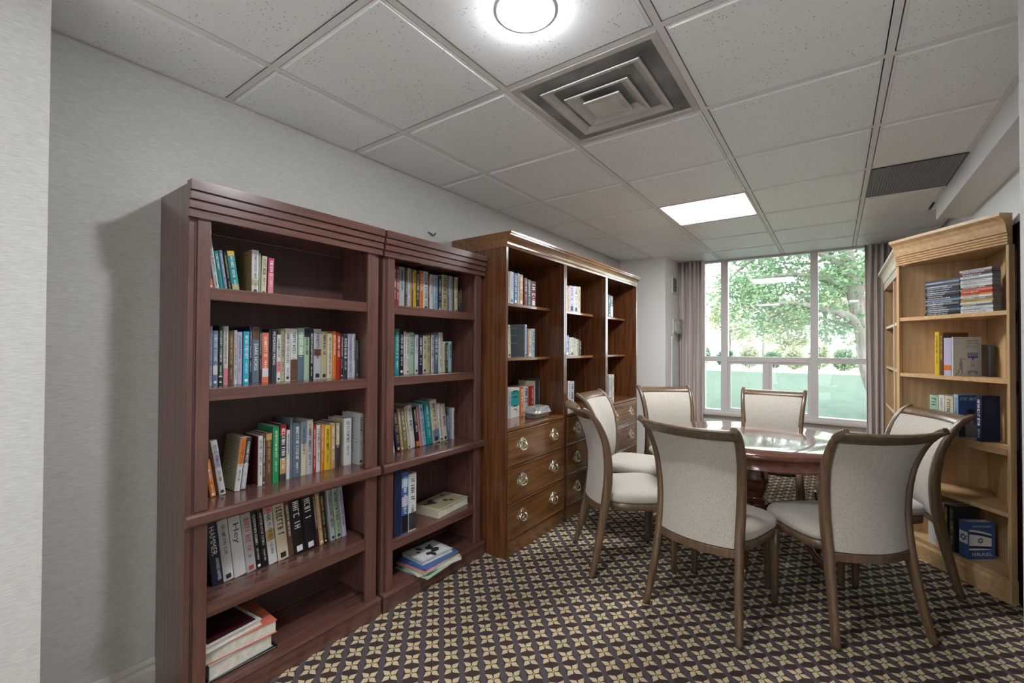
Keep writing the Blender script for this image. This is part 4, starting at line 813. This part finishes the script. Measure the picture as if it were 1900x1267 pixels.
def make_chair():
    t = thing('dining_chair', 'x', 'chair', (0,0,0), 0, 'upholstered chairs around the table')
    BOW = 0.042
    def back_pt(u, z, dy=0.0):      # u -1..1 across the back
        hw_ = 0.2065-0.030*math.sin(min(1,z/0.9)*math.pi)
        return (u*hw_, post_y(z)-BOW*(1-u*u)+dy, z)
    for s in (-1,1):
        rings = []
        for k, (y,z) in enumerate(PC):
            a = PC[max(k-1,0)]; b_ = PC[min(k+1,len(PC)-1)]; ty, tz = b_[0]-a[0], b_[1]-a[1]; l = math.hypot(ty,tz); ty/=l; tz/=l
            hd = 0.014+0.010*math.sin(min(1,z/0.9)*math.pi); hx = 0.014+0.002*math.sin(min(1,z/0.9)*math.pi)
            x = s*(0.222-0.030*math.sin(min(1,z/0.9)*math.pi))
            c8 = [(-1,-0.6),(-0.6,-1),(0.6,-1),(1,-0.6),(1,0.6),(0.6,1),(-0.6,1),(-1,0.6)]
            rings.append([(x+p_*hx, y+q_*hd*tz, z-q_*hd*ty) for p_, q_ in c8])
        mb = MB(); mb.loft(rings, True); lg = mb.build('rear_leg', chair_wood, t)
        MB().lathe([(0.012,0.0),(0.0145,0.002),(0.0145,0.008),(0.013,0.010)], 12, (s*0.222,0.001)).build('foot_glide', black_plastic, lg)
        fr = [[(s*0.205+p_*h_, 0.475+q_*h_+yy, z) for p_, q_ in [(-1,-0.7),(-0.7,-1),(0.7,-1),(1,-0.7),(1,0.7),(0.7,1),(-0.7,1),(-1,0.7)]] for h_, yy, z in ((0.0125,0.0,0.004),(0.0155,0.0,0.15),(0.018,0.0,0.28),(0.020,0.0,0.378))]
        lg = MB().loft(fr, True).build('front_leg', chair_wood, t)
        MB().lathe([(0.011,0.0),(0.014,0.002),(0.014,0.008),(0.0125,0.010)], 12, (s*0.205,0.475)).build('foot_glide', black_plastic, lg)
    n = 14; us = [-1+2*i/n for i in range(n+1)]
    # rolled top rail: section swept across the bowed back
    rings = []
    for u in us:
        x, y, z = back_pt(u, 0.90); e = 0.006*(1-u*u)
        sec = [(0.030,-0.030),(0.040,-0.026),(0.030,-0.004),(0.010,0.012),(-0.022,0.022),(-0.040,0.020),(-0.044,0.013),(-0.036,0.007),(-0.014,0.0),(0.006,-0.016),(0.016,-0.032)]
        rings.append([(u*0.232, y+a-0.004, z+b_+0.003-e) for a, b_ in sec])
    MB().loft(rings, True).build('top_rail', chair_wood, t, 0.0)
    rings = []
    for u in us:
        x, y, z = back_pt(u, 0.358)
        rings.append([(u*0.182, y+a, z+b_) for a, b_ in ((-0.013,-0.018),(0.013,-0.018),(0.013,0.018),(-0.013,0.018))])
    MB().loft(rings, True, False).build('lower_rail', chair_wood, t, 0.002)
    # back cushion
    zs = [0.380+0.498*i/10 for i in range(11)]
    def shell(off_): return [[back_pt(u*0.985, z_, off_(u,(z_-0.380)/0.498)) for u in us] for z_ in zs]
    fr = shell(lambda u,q: 0.013+0.020*(1-abs(u)**4)*(1-abs(2*q-1)**4)); bk = shell(lambda u,q: -0.013-0.003*(1-abs(u)**6)*(1-abs(2*q-1)**6))
    mb = MB(); mb.grid([list(reversed(r)) for r in fr]); mb.grid(bk)
    m_ = len(us); edge = lambda rows: rows[0]+[r[-1] for r in rows[1:-1]]+list(reversed(rows[-1]))+[r[0] for r in reversed(rows[1:-1])]
    e1, e2 = edge(fr), edge(bk); k_ = len(e1)
    mb.add(e1+e2, [(i,(i+1)%k_,k_+(i+1)%k_,k_+i) for i in range(k_)], True)
    mb.build('back_cushion', fabric, t)
    # seat
    def outline(g, n_=40):
        P_ = []
        for i in range(n_):
            a = 2*math.pi*i/n_; c_, s_ = math.cos(a), math.sin(a); ex = 0.46
            x = math.copysign(abs(c_)**ex,c_); y = math.copysign(abs(s_)**ex,s_)
            hw_ = 0.224+0.014*y; P_.append(((hw_-g)*x, 0.308+(0.200-g)*y + (0.014*(1-x*x) if y > 0 else 0)))
        return P_
    rings = [[(x,y,z_) for x,y in outline(g)] for g, z_ in ((0.010,0.394),(0.0,0.404),(-0.003,0.420),(0.004,0.438),(0.022,0.451),(0.06,0.459),(0.12,0.463),(0.19,0.464))]
    MB().loft(rings, True).build('seat_cushion', fabric, t)
    rings = [[(x,y,z_) for x,y in outline(g)] for g, z_ in ((0.012,0.352),(0.006,0.356),(0.004,0.3935))]
    MB().loft(rings, True).build('seat_frame', chair_wood, t)
    return t
ch0 = make_chair()
def chair_at(cxy, facing, label, first=False):
    o = ch0 if first else copy_tree(ch0)
    o.location = (cxy[0],cxy[1],0); o.rotation_euler = (0,0,math.atan2(-facing[0],facing[1])); o['label'] = label
chair_at((-0.550,2.158), (0.215,0.976), 'cream upholstered chair with its back to the viewer, nearest in the middle', True)
chair_at((0.172,2.488), (-0.645,0.765), 'cream upholstered chair turned three-quarters away, nearest the angled oak bookcase')
chair_at((0.425,3.405), (-0.90,-0.43), 'cream chair seen from the side directly in front of the angled oak bookcase')
chair_at((-1.236,2.445), (0.77,0.635), 'cream chair in front of the middle mahogany cabinet drawers, nearer of two')
chair_at((-1.50,3.16), (0.995,0.08), 'cream chair behind another at the mahogany cabinets, farther of two')
chair_at((-1.215,3.985), (0.62,-0.785), 'cream chair facing the viewer beside the curtain and column')
chair_at((-0.417,4.24), (0.0,-1.0), 'cream chair facing the viewer in front of the window sill')

# ------------------------------------------------------------------ round table
TX, TYc, TZ, TR = -0.405, 3.10, 0.730, 0.555
t = thing('round_table', 'round glossy dark cherry pedestal table in the middle of the chairs', 'table', (TX,TYc,0))
MB().lathe([(TR-0.03,TZ-0.030),(TR-0.012,TZ-0.028),(TR-0.002,TZ-0.020),(TR,TZ-0.011),(TR-0.003,TZ-0.004),(TR-0.008,TZ),(0.3,TZ),(0.002,TZ)], 96).build('table_top', table_wood, t)
MB().lathe([(TR-0.018,TZ-0.0305),(TR-0.020,TZ-0.036),(TR-0.024,TZ-0.040),(TR-0.024,TZ-0.076),(TR-0.020,TZ-0.080),(TR-0.022,TZ-0.085),(TR-0.045,TZ-0.085),(TR-0.045,TZ-0.0305)], 96, cap=False).build('apron', table_wood, t)
MB().lathe([(0.20,0.699),(0.20,0.688),(0.055,0.675),(0.05,0.655),(0.062,0.64),(0.055,0.625),(0.048,0.60),(0.058,0.555),(0.078,0.50),(0.082,0.46),(0.070,0.41),(0.052,0.375),(0.060,0.36),(0.080,0.345),(0.088,0.33),(0.088,0.26),(0.075,0.235),(0.03,0.225)], 40).build('pedestal', table_wood, t)
for k in range(4):
    a = math.radians(-92+90*k); c_, s_ = math.cos(a), math.sin(a)
    P_ = smooth_curve([(0.075,0.305),(0.14,0.30),(0.21,0.245),(0.27,0.16),(0.315,0.075),(0.36,0.038),(0.385,0.032)], 3)
    rings = []
    for i, (rr, zz) in enumerate(P_):
        q = i/(len(P_)-1); hw_ = 0.024-0.006*q; hz = 0.040-0.020*q
        rings.append([(c_*rr-s_*p_*hw_, s_*rr+c_*p_*hw_, zz+q_*hz) for p_, q_ in ((-1,-0.8),(-0.7,-1),(0.7,-1),(1,-0.8),(0.8,0.8),(0.5,1),(-0.5,1),(-0.8,0.8))])
    lg = MB().loft(rings, True).build('leg', table_wood, t)
    MB().loft([[(c_*rr-s_*p_*w2, s_*rr+c_*p_*w2, zz+q_*h2) for p_, q_ in ((-1,-1),(1,-1),(1,0.7),(0.6,1),(-0.6,1),(-1,0.7))] for rr, zz, w2, h2 in ((0.355,0.036,0.021,0.026),(0.392,0.031,0.021,0.024),(0.405,0.026,0.017,0.018))], True).build('brass_cap', brass, lg)
    MB().lathe([(0.012,0.0),(0.012,0.014)], 12, (c_*0.38,s_*0.38)).build('caster', brass, lg)

# ------------------------------------------------------------------ outdoors
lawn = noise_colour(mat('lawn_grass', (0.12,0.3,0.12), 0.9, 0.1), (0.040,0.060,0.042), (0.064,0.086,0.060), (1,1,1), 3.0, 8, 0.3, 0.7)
struct(bx('lawn_ground', lawn, None, -60,60,YW+0.4,27.5,-0.10,-0.02))
struct(bx('ground_border', mat('soil', (0.2,0.17,0.12), 0.9), None, -60,60,YW+0.16,YW+0.4,-0.10,-0.03))
struct(bx('paved_path', mat('pale_paving', (0.62,0.60,0.57), 0.8), None, -60,60,27.5,31,-0.10,-0.01))
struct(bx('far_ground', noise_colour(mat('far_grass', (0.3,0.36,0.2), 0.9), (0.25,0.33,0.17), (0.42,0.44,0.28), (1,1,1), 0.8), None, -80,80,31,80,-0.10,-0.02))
bark = noise_colour(mat('bark', (0.16,0.12,0.10), 0.9, 0.1), (0.10,0.08,0.07), (0.24,0.20,0.17), (6,6,1), 3, 4, 0.3, 0.7, 0.6, 0.02)
def leaf_mat(name, c1, c2):
    m_ = mat(name, c1, 0.6, 0.3); noise_colour(m_, c1, c2, (1,1,1), 1.5, 3); m_.node_tree.nodes['Principled BSDF'].inputs['Subsurface Weight'].default_value = 0.0
    N, L, B = nt(m_); tr = N.new('ShaderNodeBsdfTranslucent'); mx = N.new('ShaderNodeMixShader'); mx.inputs[0].default_value = 0.45
    ramp = [n for n in N if n.type == 'VALTORGB'][0]; L.new(ramp.outputs[0], tr.inputs[0]); out = [n for n in N if n.type == 'OUTPUT_MATERIAL'][0]
    L.new(B.outputs[0], mx.inputs[1]); L.new(tr.outputs[0], mx.inputs[2]); L.new(mx.outputs[0], out.inputs[0]); return m_
LEAF = [leaf_mat('leaf_fresh', (0.07,0.13,0.06), (0.17,0.24,0.12)), leaf_mat('leaf_pale', (0.22,0.24,0.14), (0.36,0.36,0.22)), leaf_mat('leaf_deep', (0.06,0.12,0.07), (0.12,0.20,0.12))]
def leaves(mb, rg, c, r, n, size):
    for _ in range(n):
        while True:
            q = Vector((rg.uniform(-1,1),rg.uniform(-1,1),rg.uniform(-1,1)))
            if q.length < 1: break
        p = Vector(c)+Vector((q.x*r[0],q.y*r[1],q.z*r[2])); s = size*rg.uniform(0.6,1.3)
        a = Vector((rg.uniform(-1,1),rg.uniform(-1,1),rg.uniform(-0.6,0.6))).normalized(); b_ = a.cross(Vector((rg.uniform(-1,1),rg.uniform(-1,1),rg.uniform(-1,1)))).normalized()
        mb.add([p-a*s, p+b_*s*0.45-a*s*0.1, p+a*s, p-b_*s*0.45-a*s*0.1], [(0,1,2,3)])
def branch(P_, r0, r1, n=7):
    P_ = smooth_curve(P_, 4); mb = MB(); mb.tube(P_, [r0+(r1-r0)*i/(len(P_)-1) for i in range(len(P_))], n); return mb
# the big tree: trunk just outside the window's edge, boughs arching across the upper panes
rg = random.Random(5)
D_ = 11.0
def tp(x, y, Y): 
    q = hit(x, y, (0,Y,0), Vector((0,1,0))); return q
t = thing('spreading_tree', 'leafy spreading tree with arching boughs close outside the window', 'tree', (tp(1622,720,D_).x,D_,0))
base = Vector((tp(1622,720,D_).x,D_,0)); loc = lambda q: tuple(Vector(q)-base)
trunk = [(base.x+0.25,D_,-0.05), tuple(tp(1618,690,D_)), tuple(tp(1606,620,D_)), tuple(tp(1590,560,D_)), tuple(tp(1572,480,D_)), tuple(tp(1566,400,D_)), tuple(tp(1560,300,D_))]
branch([loc(q) for q in trunk], 0.22, 0.08, 10).build('trunk', bark, t)
BR = [([(1603,610),(1570,585),(1520,572),(1470,562),(1420,566),(1375,570)],0.10,0.02,-0.6),([(1585,545),(1540,520),(1500,512),(1460,510),(1400,520),(1350,548)],0.09,0.02,-0.2),([(1575,500),(1520,470),(1470,462),(1420,470),(1372,500),(1345,530)],0.08,0.015,0.3),
      ([(1600,600),(1560,600),(1520,590),(1480,592),(1430,600)],0.05,0.012,0.4),([(1570,470),(1540,430),(1500,410),(1450,400)],0.07,0.02,0.0),([(1590,560),(1612,500),(1640,450)],0.08,0.03,0.3),([(1520,572),(1480,545),(1440,540),(1400,545)],0.04,0.01,0.2),([(1470,562),(1440,585),(1400,592)],0.035,0.01,0.0),([(1568,440),(1530,480),(1490,490),(1440,485),(1390,470)],0.045,0.012,0.8)]
ends = []
for P_, r0, r1, dy in BR:
    pts = [tuple(tp(x,y,D_+dy*i/(len(P_)-1)*1.5)) for i,(x,y) in enumerate(P_)]
    branch([loc(q) for q in pts], r0, r1, 6).build('branch', bark, t); ends += pts[1:]
mb = MB()
for q in ends:
    leaves(mb, rg, loc(q), (0.75,0.8,0.45), 150, 0.055)
for k in range(46):
    x, y = rg.uniform(1290,1625), rg.uniform(395,545); leaves(mb, rg, loc(tp(x,y,D_+rg.uniform(-1.2,2.0))), (0.6,0.8,0.35), 150, 0.055)
o = mb.build('foliage', LEAF[0], t); o['kind'] = 'stuff'
# trees and shrubs beyond the path
def far_tree(x, Y, hgt, wid, mt, lab, seed, size=0.22, dens=1.0, low=0.25):
    rg = random.Random(seed); X = tp(x,644,Y).x
    t = thing('far_tree', lab, 'tree', (X,Y,-0.02), 0, 'trees beyond the path')
    branch([(0,0,0),(0.1,0,hgt*0.3),(-0.1,0.1,hgt*0.6),(0,0,hgt*0.8)], 0.16, 0.05).build('trunk', bark, t)
    mb = MB()
    for k in range(int(16*dens)): leaves(mb, rg, (rg.uniform(-wid,wid)*0.6, rg.uniform(-wid,wid)*0.5, hgt*rg.uniform(low,0.95)), (wid*0.42,wid*0.42,hgt*0.13), 90, size)
    o = mb.build('foliage', mt, t); o['kind'] = 'stuff'
far_tree(1262,37,7.5,2.2,LEAF[0],'green tree beyond the path at the curtain side of the window',1)
far_tree(1352,47,7.0,2.6,LEAF[1],'pale yellow-green tree beyond the path behind the large middle pane',2)
far_tree(1415,56,10.0,3.4,LEAF[0],'tall green tree far beyond the path behind the middle pane',3)
far_tree(1462,41,5.2,2.0,LEAF[1],'low pale tree beyond the path near the window mullion',4)
far_tree(1530,49,8.5,2.8,LEAF[2],'deep green tree beyond the path behind the bookcase-side pane',5)
far_tree(1590,38,6.5,2.2,LEAF[1],'pale tree beyond the path behind the far curtain',6)
for k, (x, Y, wd, hgt, mt) in enumerate(((1300,32.4,0.62,1.7,0),(1346,33.6,0.62,1.2,2),(1390,32.4,0.62,1.5,1),(1434,33.6,0.62,1.1,0),(1474,32.4,0.62,1.4,1),(1520,33.6,0.62,1.6,1),(1566,32.4,0.62,1.3,0))):
    X = tp(x,644,Y).x; rg = random.Random(40+k); t = thing('shrub', f"{['green','pale','dark'][mt]} rounded shrub beyond the path, {ORD[k]} from the curtain side", 'shrub', (X,Y,-0.02), 0, 'shrubs beyond the path')
    mb = MB(); leaves(mb, rg, (0,0,hgt*0.5), (wd,0.5,hgt*0.5), 700, 0.13); o = mb.build('foliage', LEAF[mt], t); o['kind'] = 'stuff'
    branch([(0,0,0),(0.05,0,hgt*0.3),(0,0.05,hgt*0.6)], 0.05, 0.02).build('stem', bark, t)
